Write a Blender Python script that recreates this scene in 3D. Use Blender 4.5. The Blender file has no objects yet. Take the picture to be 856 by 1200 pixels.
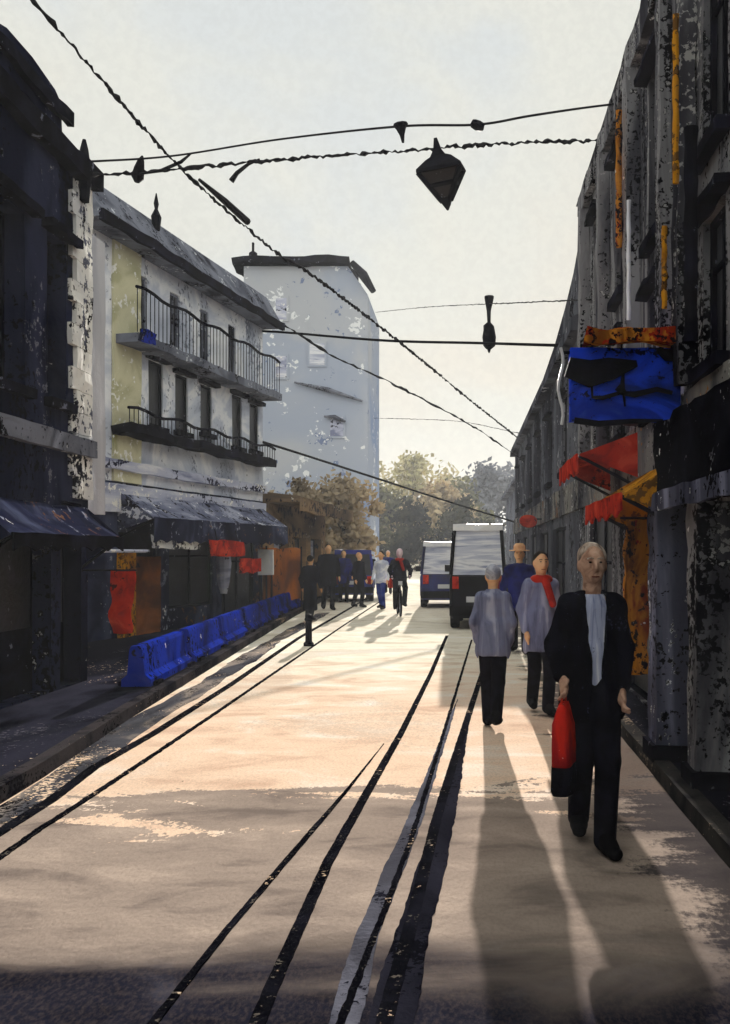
import bpy, bmesh, math, random
import numpy as np
from mathutils import Vector, Matrix, noise as mnoise

random.seed(11)
R = math.radians
S = bpy.context.scene
COL = S.collection
# ------------------------------------------------------------------ camera numbers
FPX, VPX, VPY, EYE = 1100.0, 545.0, 648.0, 1.62
def G(px, py, z=0.0):                       # ground point seen at a place in the photograph
    Y = FPX * (EYE - z) / (py - VPY)
    return Vector(((px - VPX) / FPX * Y, Y, z))
def P(px, py, Y):                           # point at depth Y
    return Vector(((px - VPX) / FPX * Y, Y, EYE + (VPY - py) / FPX * Y))
def srgb(h):
    h = h.lstrip('#'); c = [int(h[i:i+2], 16) / 255 for i in (0, 2, 4)]
    return tuple(x / 12.92 if x <= .04045 else ((x + .055) / 1.055) ** 2.4 for x in c)

# ------------------------------------------------------------------ materials
def _math(nt, op, a, b=None, clamp=False):
    n = nt.nodes.new('ShaderNodeMath'); n.operation = op; n.use_clamp = clamp
    for i, v in enumerate((a, b)):
        if v is None: continue
        if isinstance(v, (int, float)): n.inputs[i].default_value = v
        else: nt.links.new(v, n.inputs[i])
    return n.outputs[0]
def _noise(nt, vec, scale, stretch=(1, 1, 1), detail=5, dist=0.0, off=0.0, rough=.55):
    m = nt.nodes.new('ShaderNodeMapping'); m.inputs['Scale'].default_value = stretch
    m.inputs['Location'].default_value = (off, off * 1.7, off * .6)
    nt.links.new(vec, m.inputs['Vector'])
    n = nt.nodes.new('ShaderNodeTexNoise'); n.inputs['Scale'].default_value = scale
    n.inputs['Detail'].default_value = detail; n.inputs['Distortion'].default_value = dist
    n.inputs['Roughness'].default_value = rough
    nt.links.new(m.outputs[0], n.inputs['Vector'])
    return n.outputs['Fac']
def _step(nt, v, t, w):
    n = nt.nodes.new('ShaderNodeMapRange'); n.interpolation_type = 'SMOOTHSTEP'
    nt.links.new(v, n.inputs['Value'])
    n.inputs['From Min'].default_value = t - w; n.inputs['From Max'].default_value = t + w
    return n.outputs['Result']
def _mix(nt, f, a, b):
    n = nt.nodes.new('ShaderNodeMix'); n.data_type = 'RGBA'
    for k, v in ((0, f), (6, a), (7, b)):
        if isinstance(v, (int, float)): n.inputs[k].default_value = v
        elif isinstance(v, tuple): n.inputs[k].default_value = (*v[:3], 1)
        else: nt.links.new(v, n.inputs[k])
    return n.outputs[2]
def _ramp(nt, v, cols, interp='EASE'):
    n = nt.nodes.new('ShaderNodeValToRGB'); n.color_ramp.interpolation = interp
    e = n.color_ramp.elements
    while len(e) < len(cols): e.new(.5)
    for el, (p, c) in zip(e, cols): el.position = p; el.color = (*c[:3], 1)
    nt.links.new(v, n.inputs['Fac'])
    return n.outputs['Color']
_seed = [0.0]
def paint(name, cols, sc=1.0, stretch=(1, 1, 1), rough=1.0, flecks=(), bump=.35, grain=14.0, spec=0.0, metal=0.0):
    """weathered colour wash: blotches between cols, then dry, grainy flecks: (colour, threshold, scale, stretch)"""
    m = bpy.data.materials.new(name); m.use_nodes = True; nt = m.node_tree
    b = nt.nodes['Principled BSDF']
    g = nt.nodes.new('ShaderNodeNewGeometry'); vec = g.outputs['Position']
    _seed[0] += 3.17; o = _seed[0]
    cols = [(p, srgb(c)) for p, c in cols]
    n1 = _noise(nt, vec, sc, stretch, 7, .7, o)
    c = _ramp(nt, n1, cols)
    fine = _noise(nt, vec, grain, (1, 1, 1), 3, .3, o, .6)
    for col, t, s2, st2 in flecks:
        o += 2.3
        n2 = _noise(nt, vec, s2, st2, 6, .4, o, .62)
        v = _math(nt, 'ADD', _math(nt, 'MULTIPLY', n2, .55), _math(nt, 'MULTIPLY', fine, .45))
        c = _mix(nt, _step(nt, v, .5 + (t - .5) * .72, .012), c, srgb(col))
    nt.links.new(c, b.inputs['Base Color'])
    b.inputs['Roughness'].default_value = rough; b.inputs['Specular IOR Level'].default_value = spec
    b.inputs['Metallic'].default_value = metal
    if bump:
        bn = nt.nodes.new('ShaderNodeBump'); bn.inputs['Strength'].default_value = bump
        bn.inputs['Distance'].default_value = .02
        nt.links.new(fine, bn.inputs['Height']); nt.links.new(bn.outputs[0], b.inputs['Normal'])
    return m
def plain(name, c1, c2=None, sc=6, rough=.95, spec=.02, bump=.2, grain=40, flecks=()):
    return paint(name, [(.35, c1), (.65, c2 or c1)], sc, rough=rough, spec=spec, bump=bump, grain=grain, flecks=flecks)

V3 = (1, 1, .18)     # vertical streaks
H3 = (.3, .3, 1.6)
M = {}
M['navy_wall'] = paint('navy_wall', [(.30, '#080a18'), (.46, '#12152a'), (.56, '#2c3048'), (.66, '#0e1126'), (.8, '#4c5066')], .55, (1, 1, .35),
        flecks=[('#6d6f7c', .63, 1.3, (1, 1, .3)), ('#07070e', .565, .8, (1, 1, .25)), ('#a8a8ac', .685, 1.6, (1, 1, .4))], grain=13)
M['pale_stone'] = paint('pale_stone', [(.35, '#cfd0d3'), (.6, '#f0efea')], 1.2, flecks=[('#11111c', .555, 3.2, (1, 1, .55)), ('#5d6070', .60, 2.0, (1, 1, .4))], grain=14)
M['grey_strip'] = paint('grey_strip', [(.35, '#9a9da8'), (.6, '#c9cad0')], .8, V3)
M['black_trim'] = paint('black_trim', [(.4, '#08080e'), (.7, '#1c1c2a')], 2, flecks=[('#6d7080', .66, 3, (1, 1, 1))], grain=10)
M['slate'] = paint('slate', [(.35, '#50535f'), (.55, '#777b88'), (.7, '#35363f')], .9, flecks=[('#111118', .60, 1.6, (1, 1, 1)), ('#c4c8ce', .66, 2, (1, 1, 1))])
M['white_wall'] = paint('white_wall', [(.3, '#98a0b4'), (.42, '#cbd1de'), (.5, '#eceef3'), (.58, '#c3c9d8'), (.75, '#8b93a8')], .55,
        flecks=[('#8a90a0', .61, 1.1, (1, 1, .5)), ('#14141e', .70, 2.4, (1, 1, 1))], grain=10)
M['yellow_wall'] = paint('yellow_wall', [(.35, '#b4b28e'), (.5, '#d4d0b0'), (.7, '#9c9a70')], .8, flecks=[('#f0efe8', .61, 2, (1, 1, 1))], grain=9)
M['lavender'] = paint('lavender', [(.35, '#7d83a0'), (.5, '#b7bbd0'), (.65, '#dcdde4')], 1.0, (1.0, .5, 2.5), flecks=[('#23243a', .60, 1.6, (.5, .5, 2)), ('#f2f0ea', .63, 1.8, (.5, .5, 2))], grain=9)
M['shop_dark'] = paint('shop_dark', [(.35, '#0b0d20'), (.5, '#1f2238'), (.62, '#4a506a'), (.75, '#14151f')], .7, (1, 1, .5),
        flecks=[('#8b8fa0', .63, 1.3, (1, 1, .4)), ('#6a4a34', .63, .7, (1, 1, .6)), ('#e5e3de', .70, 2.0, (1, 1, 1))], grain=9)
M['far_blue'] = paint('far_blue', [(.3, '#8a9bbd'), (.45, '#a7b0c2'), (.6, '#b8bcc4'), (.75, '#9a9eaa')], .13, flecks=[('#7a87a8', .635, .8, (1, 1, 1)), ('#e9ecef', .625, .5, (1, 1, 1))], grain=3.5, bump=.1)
M['far_tan'] = paint('far_tan', [(.3, '#4a4038'), (.45, '#8b7358'), (.6, '#b3906a'), (.75, '#5d5348')], .35, (.25, .25, 1.8), flecks=[('#1c1c24', .585, .9, (.3, .3, 1.6)), ('#d8cbb5', .64, 1.2, (.3, .3, 1.6))], grain=5)
M['brown_panel'] = paint('brown_panel', [(.35, '#5a3620'), (.6, '#a8622c'), (.75, '#c98a55')], .8, grain=7, flecks=[('#1a1418', .63, 1, (1, 1, 1))])
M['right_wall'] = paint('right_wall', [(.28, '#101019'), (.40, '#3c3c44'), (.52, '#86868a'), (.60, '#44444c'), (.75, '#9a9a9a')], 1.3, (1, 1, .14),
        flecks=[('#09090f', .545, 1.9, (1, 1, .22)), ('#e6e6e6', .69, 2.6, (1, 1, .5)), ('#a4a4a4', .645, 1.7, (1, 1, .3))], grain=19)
M['right_far'] = paint('right_far', [(.3, '#12121b'), (.45, '#33343e'), (.6, '#5c5e66'), (.75, '#1e1f28')], .7, (1, .6, .3), flecks=[('#0b0b12', .59, 1.4, (1, 1, .5)), ('#a9abb2', .65, 1.8, (1, 1, 1))], grain=9)
M['right_shop'] = paint('right_shop', [(.3, '#1a1a24'), (.45, '#4a4a50'), (.6, '#7a7874'), (.75, '#2a2a34')], .9, (1, 1, .6),
        flecks=[('#c8c8c6', .62, 2.6, (1, 1, 1)), ('#93622a', .62, 1.1, (1, 1, 1)), ('#0b0b12', .585, 1.7, (1, 1, .6))], grain=14)
M['pillar_grey'] = paint('pillar_grey', [(.3, '#14162a'), (.5, '#46485a'), (.65, '#7c8098'), (.8, '#2a2c3c')], 2.2, (1, 1, .12), flecks=[('#dfe2ec', .655, 3, (1, 1, .3)), ('#08080e', .60, 2, (1, 1, .3))], grain=20)
M['black_wash'] = paint('black_wash', [(.4, '#050509'), (.7, '#16161f')], 1.5, flecks=[('#55555c', .655, 2.5, (1, 1, 1)), ('#e8e8e6', .70, 4, (1, 1, 1))], grain=18)
M['ochre'] = paint('ochre', [(.35, '#8a5512'), (.55, '#c98a1c'), (.75, '#7a4a1a')], 2.5, (1, 1, .5), flecks=[('#2a1a10', .58, 3, (1, 1, .5)), ('#6a4a20', .55, 2, (1, 1, .4))], grain=14)
M['rust'] = paint('rust', [(.35, '#6a3c16'), (.5, '#b87826'), (.62, '#7a2e16'), (.75, '#3a2418')], 4, (1, 1, .3), flecks=[('#8a2416', .57, 3, (1, 1, .3)), ('#141016', .56, 4, (1, 1, .4)), ('#ece6dc', .70, 4, (1, 1, 1))], grain=18)
M['red'] = paint('red', [(.38, '#7e1a10'), (.52, '#b02a18'), (.66, '#c8452c')], 4, grain=18, flecks=[('#3a1010', .62, 4, (1, 1, .6))])
M['crimson'] = paint('crimson', [(.35, '#a01c20'), (.5, '#d0281c'), (.7, '#5a2010')], 7, (1, 1, .5), grain=40, rough=.5, flecks=[('#e8b0a8', .70, 12, (1, 1, .4))])
M['blue'] = paint('blue', [(.35, '#080d34'), (.5, '#142d98'), (.62, '#0a1650'), (.75, '#080c28')], .6, (1, 1, 1), rough=1, flecks=[('#0a0e2a', .57, 1.2, (1, 1, 1)), ('#c8cce0', .69, 3, (1, 1, 1))], grain=12)
M['sign_blue'] = paint('sign_blue', [(.3, '#10266e'), (.48, '#1840d0'), (.6, '#0c2a9a'), (.75, '#3458b8')], 1.7, (1, 1, 1.6), rough=.9, flecks=[('#0a1030', .61, 2.2, (.5, 1, 2))], grain=20)
M['ink'] = plain('ink', '#07070c', '#12121c', rough=.7)
M['cable'] = plain('cable', '#08080d', '#15151d', rough=.75, spec=.15, bump=0)
M['glass_dark'] = paint('glass_dark', [(.4, '#08080f'), (.65, '#1d1e2a')], 2, rough=.45, spec=.4, grain=14, flecks=[('#60636e', .68, 3, (1, 1, .4))])
M['glass_pale'] = paint('glass_pale', [(.3, '#8b93b0'), (.45, '#b9bed0'), (.55, '#dfe1e8'), (.7, '#8088a4')], 1.2, (.6, .6, 7), rough=.25, spec=.5, bump=0)  # pale bands put a sky reflection into the pane colour
M['white_paint'] = plain('white_paint', '#dcdfe8', '#f2f2f2', sc=3, rough=.4)
M['steel'] = paint('steel', [(.4, '#08080d'), (.7, '#15151d')], 3, flecks=[('#5a544e', .64, 9, (1, .5, 1)), ('#d0b49a', .67, 6, (1, .5, 1))], grain=38, rough=1, spec=0)
M['tar'] = paint('tar', [(.35, '#0e0e15'), (.6, '#22222c'), (.75, '#4c4c58')], 1.6, (1, .35, 1), flecks=[('#0a0a10', .585, 3, (1, .4, 1))], grain=40)
M['tar_pale'] = paint('tar_pale', [(.35, '#3a3b46'), (.5, '#5f606c'), (.62, '#46464f'), (.75, '#26262e')], 1.6, (1, .35, 1), flecks=[('#1a1a24', .62, 3, (1, .4, 1))], grain=40)
M['tar_mid'] = paint('tar_mid', [(.35, '#1c1c24'), (.5, '#4a4a50'), (.62, '#8c827a'), (.75, '#2a2a32')], 1.3, (1, .3, 1), flecks=[('#0c0c12', .57, 2.4, (1, .3, 1)), ('#e6cbb0', .60, 2, (1, .3, 1))], grain=34)
M['tar_dab'] = paint('tar_dab', [(.35, '#b39c88'), (.5, '#d9bea6'), (.65, '#a8937f')], 4, flecks=[('#4a4642', .53, 5, (1, .6, 1)), ('#16161c', .60, 7, (1, .7, 1))], grain=40)
M['blind_grey'] = paint('blind_grey', [(.35, '#3a3d50'), (.5, '#6b7088'), (.62, '#a4a8bc'), (.75, '#2c2e3e')], 1.1, (1, .5, 2.5), flecks=[('#14141e', .58, 1.4, (1, 1, 1)), ('#d8dae4', .62, 1.6, (.6, .6, 2))], grain=9)
M['lip'] = plain('lip', '#6a3c34', '#7a4a40', sc=20)
M['rubber'] = plain('rubber', '#0a0a0d', '#161619', rough=.8)
M['van_dark'] = paint('van_dark', [(.4, '#040408'), (.7, '#0c0e1c')], 1.2, rough=.6, spec=.15, flecks=[('#5a5f78', .74, 3, (1, 1, 1))], grain=14)
M['van_blue'] = paint('van_blue', [(.4, '#080e38'), (.6, '#101c66'), (.75, '#2c4490')], 1.2, rough=.4, spec=.4, grain=14)
M['car_blue'] = paint('car_blue', [(.4, '#0a1250'), (.6, '#16268c'), (.75, '#0a1038')], .8, rough=.5, spec=.3, grain=10)
M['plate'] = plain('plate', '#c9cbd0', rough=.5)
# people
M['skin'] = paint('skin', [(.35, '#94705e'), (.55, '#c29c86'), (.75, '#d8b8a2')], 16, grain=70, rough=.7, bump=.15)
M['skin_tan'] = paint('skin_tan', [(.35, '#d09a6c'), (.6, '#e6b98c')], 6, grain=30, rough=.7, bump=.1)
M['coat_black'] = paint('coat_black', [(.4, '#07070c'), (.6, '#14141f'), (.8, '#2a2c3e')], 6, (1, 1, .3), grain=60, flecks=[('#3a3d50', .66, 14, (1, 1, .3))])
M['shirt'] = paint('shirt', [(.3, '#5f6a94'), (.5, '#a9b0cc'), (.65, '#dfe1ea')], 16, (1.6, 1, .12), grain=80, flecks=[('#22263c', .66, 14, (1, 1, .2))])
M['trousers'] = plain('trousers', '#08080d', '#161620', sc=8)
M['coat_grey'] = paint('coat_grey', [(.3, '#4a4e66'), (.5, '#747a96'), (.65, '#a3a8be')], 6, (1.5, 1.5, .15), grain=30)
M['coat_navy'] = plain('coat_navy', '#0c1040', '#1c2470', sc=5)
M['cloth_blue'] = plain('cloth_blue', '#14205c', '#2a3c86', sc=4)
M['cloth_white'] = plain('cloth_white', '#b4bcd4', '#eceef2', sc=5)
M['pink'] = plain('pink', '#c9a4b0', '#e8d2d6', sc=8)
M['hair_white'] = paint('hair_white', [(.35, '#6a5e58'), (.5, '#a89688'), (.7, '#d2c6ba')], 26, (1, 1, .3), grain=80)
M['hair_grey'] = plain('hair_grey', '#8a8e9c', '#c6c9d2', sc=9)
M['hair_dark'] = plain('hair_dark', '#0c0b0e', '#241c18', sc=9)
M['straw'] = plain('straw', '#c9966a', '#dcae84', sc=9)
M['scarf'] = plain('scarf', '#8a1c18', '#b83224', sc=9)
M['bark'] = plain('bark', '#2a241e', '#463a2e', sc=3)

def leafmat(name, cols, sc):
    return paint(name, cols, sc, rough=.9, bump=0, grain=1.2)
M['leaf_tan'] = leafmat('leaf_tan', [(.3, '#6a6052'), (.45, '#9a8a70'), (.6, '#bba888'), (.75, '#7d7464')], .22)
M['leaf_olive'] = leafmat('leaf_olive', [(.3, '#32342c'), (.45, '#56563e'), (.6, '#77744f'), (.75, '#3a3b30')], .25)
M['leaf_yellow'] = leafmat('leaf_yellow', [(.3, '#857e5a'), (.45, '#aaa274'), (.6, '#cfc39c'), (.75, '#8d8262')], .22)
M['leaf_dark'] = leafmat('leaf_dark', [(.3, '#14161a'), (.45, '#26292a'), (.6, '#4c4c3c'), (.75, '#1a1c20')], .35)
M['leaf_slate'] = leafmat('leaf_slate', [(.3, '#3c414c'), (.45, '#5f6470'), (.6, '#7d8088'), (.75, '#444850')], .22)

def road_material():
    m = bpy.data.materials.new('street_paving'); m.use_nodes = True; nt = m.node_tree
    b = nt.nodes['Principled BSDF']
    vec = nt.nodes.new('ShaderNodeNewGeometry').outputs['Position']
    sep = nt.nodes.new('ShaderNodeSeparateXYZ'); nt.links.new(vec, sep.inputs[0])
    Y, X = sep.outputs['Y'], sep.outputs['X']
    fine = _noise(nt, vec, 34, (1, .6, 1), 4, .3, 1.0, .65)
    mid = _noise(nt, vec, 1.6, (.8, 1.2, 1), 7, .5, 7.0, .62)
    big = _noise(nt, vec, .28, (1, .5, 1), 4, .6, 3.0)
    peach = _ramp(nt, mid, [(.3, srgb('#d9b8a0')), (.5, srgb('#f0d2b8')), (.7, srgb('#f6e2d0'))])
    cream = _ramp(nt, mid, [(.3, srgb('#cfc6b2')), (.5, srgb('#f0e8d6')), (.7, srgb('#f7f3ea'))])
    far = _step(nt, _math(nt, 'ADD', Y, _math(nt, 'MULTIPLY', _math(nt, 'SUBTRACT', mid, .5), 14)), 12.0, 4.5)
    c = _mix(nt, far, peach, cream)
    # worn grey-brown patches with a hard dried edge
    n2 = _noise(nt, vec, .55, (.55, .32, 1), 6, 1.0, 19.0, .5)
    patch = _step(nt, _math(nt, 'ADD', _math(nt, 'MULTIPLY', n2, .8), _math(nt, 'MULTIPLY', fine, .2)), .545, .012)
    c = _mix(nt, _math(nt, 'MULTIPLY', patch, .32), c, srgb('#b5a596'))
    # foreground shade put into the colour: brown first, then near-black closest
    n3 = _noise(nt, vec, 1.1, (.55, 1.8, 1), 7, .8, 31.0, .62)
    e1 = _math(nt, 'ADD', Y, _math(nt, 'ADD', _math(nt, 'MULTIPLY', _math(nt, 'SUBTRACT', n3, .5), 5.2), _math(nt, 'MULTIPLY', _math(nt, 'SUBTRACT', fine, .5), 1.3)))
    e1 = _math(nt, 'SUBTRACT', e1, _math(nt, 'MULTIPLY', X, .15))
    shade_edge = _step(nt, e1, 6.25, .06)
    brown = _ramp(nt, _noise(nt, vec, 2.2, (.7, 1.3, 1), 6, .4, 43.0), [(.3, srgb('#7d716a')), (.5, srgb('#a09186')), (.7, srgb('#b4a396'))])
    c = _mix(nt, shade_edge, brown, c)
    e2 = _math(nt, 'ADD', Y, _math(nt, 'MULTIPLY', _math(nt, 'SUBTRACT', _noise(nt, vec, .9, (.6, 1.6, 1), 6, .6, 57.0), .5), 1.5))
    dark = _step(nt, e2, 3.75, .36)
    deep_shade = _ramp(nt, mid, [(.3, srgb('#0f1019')), (.55, srgb('#1f202c')), (.75, srgb('#3e3f4c'))])
    c = _mix(nt, dark, deep_shade, c)
    # tar specks
    v = _math(nt, 'ADD', _math(nt, 'MULTIPLY', _noise(nt, vec, 5.5, (1, .6, 1), 5, .5, 71.0), .6), _math(nt, 'MULTIPLY', fine, .4))
    c = _mix(nt, _step(nt, v, .70, .012), c, srgb('#1b1a20'))
    gg = _noise(nt, vec, 55, (1, .5, 1), 4, .2, 83.0, .7)
    c = _mix(nt, _math(nt, 'MULTIPLY', _step(nt, gg, .54, .14), .22), c, srgb('#6a5c54'))
    # right edge: shade along the shops put into the colour as a dark strip
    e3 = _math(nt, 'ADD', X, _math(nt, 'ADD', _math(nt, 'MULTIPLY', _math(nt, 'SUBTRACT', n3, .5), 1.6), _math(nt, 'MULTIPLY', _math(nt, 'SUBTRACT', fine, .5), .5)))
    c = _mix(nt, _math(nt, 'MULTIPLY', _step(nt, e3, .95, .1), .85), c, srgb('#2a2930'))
    nt.links.new(c, b.inputs['Base Color'])
    b.inputs['Roughness'].default_value = 1.0; b.inputs['Specular IOR Level'].default_value = .0
    bn = nt.nodes.new('ShaderNodeBump'); bn.inputs['Strength'].default_value = .35; bn.inputs['Distance'].default_value = .012
    nt.links.new(fine, bn.inputs['Height']); nt.links.new(bn.outputs[0], b.inputs['Normal'])
    return m
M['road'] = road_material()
M['pavement'] = paint('pavement', [(.3, '#07070e'), (.5, '#12121c'), (.62, '#2a2a36'), (.8, '#0c0c14')], .7, (1, .4, 1),
        flecks=[('#55535c', .645, 1.0, (1, .35, 1)), ('#e6cdb2', .69, .9, (1, .35, 1))], grain=22)
M['ground'] = plain('ground', '#4a443c', '#5c5648', sc=.3)
M['kerb_dark'] = paint('kerb_dark', [(.35, '#15151b'), (.6, '#3a3836'), (.75, '#1c1c22')], 1.4, flecks=[('#8a7a6a', .62, 2, (1, .4, 1))], grain=30)
M['kerb'] = paint('kerb', [(.35, '#14141c'), (.6, '#3c383a'), (.75, '#121218')], 1.4, flecks=[('#0c0c12', .57, 2, (1, .4, 1)), ('#c4aa90', .64, 1.2, (1, .25, 1))], grain=30)

# ------------------------------------------------------------------ mesh helpers
class MB:
    def __init__(s): s.v = []; s.f = []
    def add(s, vs, fs):
        o = len(s.v); s.v += [tuple(p) for p in vs]; s.f += [tuple(i + o for i in f) for f in fs]; return s
    def box(s, x0, x1, y0, y1, z0, z1):
        return s.add([(x0,y0,z0),(x1,y0,z0),(x1,y1,z0),(x0,y1,z0),(x0,y0,z1),(x1,y0,z1),(x1,y1,z1),(x0,y1,z1)],
                     [(0,3,2,1),(4,5,6,7),(0,1,5,4),(1,2,6,5),(2,3,7,6),(3,0,4,7)])
    def gbox(s, x0, x1, y0, y1, z0, z1, st=.4):      # box whose faces are gridded so they can be roughened
        def ax(a, b): return np.linspace(a, b, max(2, int(round((b - a) / st)) + 1))
        xs, ys, zs = ax(x0, x1), ax(y0, y1), ax(z0, z1); d = {}; vs = []; fs = []
        def vi(p):
            k = tuple(round(q, 5) for q in p)
            if k not in d: d[k] = len(vs); vs.append(k)
            return d[k]
        def face(A, B, fn, flip):
            for i in range(len(A) - 1):
                for j in range(len(B) - 1):
                    q = [vi(fn(A[i], B[j])), vi(fn(A[i+1], B[j])), vi(fn(A[i+1], B[j+1])), vi(fn(A[i], B[j+1]))]
                    fs.append(tuple(q[::-1] if flip else q))
        face(xs, ys, lambda a, b: (a, b, z0), True); face(xs, ys, lambda a, b: (a, b, z1), False)
        face(xs, zs, lambda a, b: (a, y0, b), False); face(xs, zs, lambda a, b: (a, y1, b), True)
        face(ys, zs, lambda a, b: (x0, a, b), True); face(ys, zs, lambda a, b: (x1, a, b), False)
        return s.add(vs, fs)
    def prism(s, poly, axis, a, b):                  # polygon (u,v) swept along axis 'x' or 'y'
        fn = (lambda u, v, t: (t, u, v)) if axis == 'x' else (lambda u, v, t: (u, t, v))
        n = len(poly); vs = [fn(u, v, a) for u, v in poly] + [fn(u, v, b) for u, v in poly]
        return s.add(vs, [tuple(range(n))[::-1], tuple(range(n, 2*n))] + [(i, (i+1) % n, n + (i+1) % n, n + i) for i in range(n)])
    def tube(s, pts, rad, n=8, cap=True):
        pts = [Vector(p) for p in pts]; rad = rad if isinstance(rad, (list, tuple)) else [rad] * len(pts)
        vs = []; up = None
        for i, p in enumerate(pts):
            t = (pts[min(i+1, len(pts)-1)] - pts[max(i-1, 0)]).normalized()
            if up is None: up = Vector((0,0,1)) if abs(t.z) < .9 else Vector((1,0,0))
            a = t.cross(up).normalized(); b = a.cross(t).normalized(); up = b
            for k in range(n):
                w = 2 * math.pi * k / n
                vs.append(p + (a * math.cos(w) + b * math.sin(w)) * rad[i])
        fs = [(i*n + k, i*n + (k+1) % n, (i+1)*n + (k+1) % n, (i+1)*n + k) for i in range(len(pts)-1) for k in range(n)]
        if cap: fs += [tuple(range(n))[::-1], tuple(range((len(pts)-1)*n, len(pts)*n))]
        return s.add(vs, fs)
    def lathe(s, prof, c=(0,0,0), n=16):
        vs = []; c = Vector(c)
        for r, z in prof:
            for k in range(n):
                w = 2*math.pi*k/n; vs.append(c + Vector((r*math.cos(w), r*math.sin(w), z)))
        m = len(prof)
        fs = [(i*n+k, i*n+(k+1) % n, (i+1)*n+(k+1) % n, (i+1)*n+k) for i in range(m-1) for k in range(n)]
        fs += [tuple(range(n))[::-1], tuple(range((m-1)*n, m*n))]
        return s.add(vs, fs)
    def build(s, name, mat, parent=None, world=None, jit=0, jsc=2.0, bevel=0, smooth=False):
        me = bpy.data.meshes.new(name); me.from_pydata(s.v, [], s.f)
        bm = bmesh.new(); bm.from_mesh(me)
        bmesh.ops.recalc_face_normals(bm, faces=bm.faces)
        if bevel:
            bmesh.ops.bevel(bm, geom=[e for e in bm.edges], offset=bevel, segments=2, affect='EDGES', clamp_overlap=True)
        if jit:
            for v in bm.verts: v.co += mnoise.noise_vector(v.co * jsc + Vector((3.1, 7.7, 1.3))) * jit
        if world is not None: bm.transform(world.inverted())
        bm.to_mesh(me); bm.free()
        if smooth: me.shade_smooth()
        me.materials.append(mat)
        o = bpy.data.objects.new(name, me); COL.objects.link(o)
        if parent is not None: o.parent = parent
        return o
def tag(o, label=None, cat=None, group=None, kind=None):
    if label: o['label'] = label
    if cat: o['category'] = cat
    if group: o['group'] = group
    if kind: o['kind'] = kind
    return o
def thing(name, label, cat, loc=(0,0,0), rz=0, group=None):
    o = bpy.data.objects.new(name, None); COL.objects.link(o); o.empty_display_size = .2
    o.location = loc; o.rotation_euler = (0, 0, rz)
    return tag(o, label, cat, group)
def mw(o):
    return Matrix.Translation(o.location) @ o.rotation_euler.to_matrix().to_4x4()
def kids(o): return [c for c in bpy.data.objects if c.parent == o]
def copy_tree(o, parent=None):
    c = o.copy(); COL.objects.link(c)
    if parent is not None: c.parent = parent
    for ch in kids(o): copy_tree(ch, c)
    return c

# ------------------------------------------------------------------ world, sun, camera
w = bpy.data.worlds.new('World'); S.world = w; w.use_nodes = True; nt = w.node_tree; nt.nodes.clear()
SUN_EL, SUN_AZ = R(12.5), R(.15)
out = nt.nodes.new('ShaderNodeOutputWorld'); add = nt.nodes.new('ShaderNodeAddShader')
sky = nt.nodes.new('ShaderNodeTexSky'); sky.sky_type = 'NISHITA'; sky.sun_disc = False
sky.sun_elevation = SUN_EL; sky.sun_rotation = SUN_AZ; sky.air_density = 1.2; sky.dust_density = .6
b1 = nt.nodes.new('ShaderNodeBackground'); b1.inputs['Strength'].default_value = .05
nt.links.new(_mix(nt, .985, sky.outputs[0], (.95, .95, .92)), b1.inputs['Color'])
tc = nt.nodes.new('ShaderNodeTexCoord'); gv = tc.outputs['Generated']
cl = _noise(nt, gv, 3.0, (1, 1, 1.6), 6, .5, 4.0)
cc = _ramp(nt, cl, [(.3, srgb('#d6dbdb')), (.5, srgb('#e2e2d8')), (.7, srgb('#e5dfd1'))])
gr = _noise(nt, gv, 130, (1, 1, 1), 3, .2, 9.0, .6)
cc = _mix(nt, _math(nt, 'MULTIPLY', _step(nt, gr, .5, .16), .17), cc, srgb('#b4b6b2'))
sp = nt.nodes.new('ShaderNodeSeparateXYZ'); nt.links.new(gv, sp.inputs[0])
back = _step(nt, _math(nt, 'MULTIPLY', sp.outputs['Y'], -1.0), .1, .5)      # added brighter sky behind the camera, unseen, fills the shaded facades
b2 = nt.nodes.new('ShaderNodeBackground'); nt.links.new(cc, b2.inputs['Color'])
nt.links.new(_math(nt, 'ADD', _math(nt, 'MULTIPLY', back, .22), .318), b2.inputs['Strength'])
nt.links.new(b1.outputs[0], add.inputs[0]); nt.links.new(b2.outputs[0], add.inputs[1]); nt.links.new(add.outputs[0], out.inputs[0])

L = bpy.data.lights.new('sun', 'SUN'); L.energy = 5.0; L.angle = R(.5); L.color = (1, .94, .87)
lo = bpy.data.objects.new('sun', L); COL.objects.link(lo)
d = Vector((math.sin(SUN_AZ) * math.cos(SUN_EL), math.cos(SUN_AZ) * math.cos(SUN_EL), math.sin(SUN_EL)))
lo.rotation_euler = (-d).to_track_quat('-Z', 'Y').to_euler()

cam = bpy.data.cameras.new('camera'); co = bpy.data.objects.new('camera', cam); COL.objects.link(co)
co.location = (0, 0, EYE); co.rotation_euler = (R(90), 0, 0)
cam.sensor_fit = 'VERTICAL'; cam.sensor_height = 36; cam.lens = 36 * FPX / 1200
cam.shift_x = (428 - VPX) / 1200; cam.shift_y = (VPY - 600) / 1200
cam.clip_end = 3000; S.camera = co
S.view_settings.view_transform = 'Standard'; S.view_settings.look = 'None'
S.view_settings.exposure = 1.42; S.view_settings.gamma = 1

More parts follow.
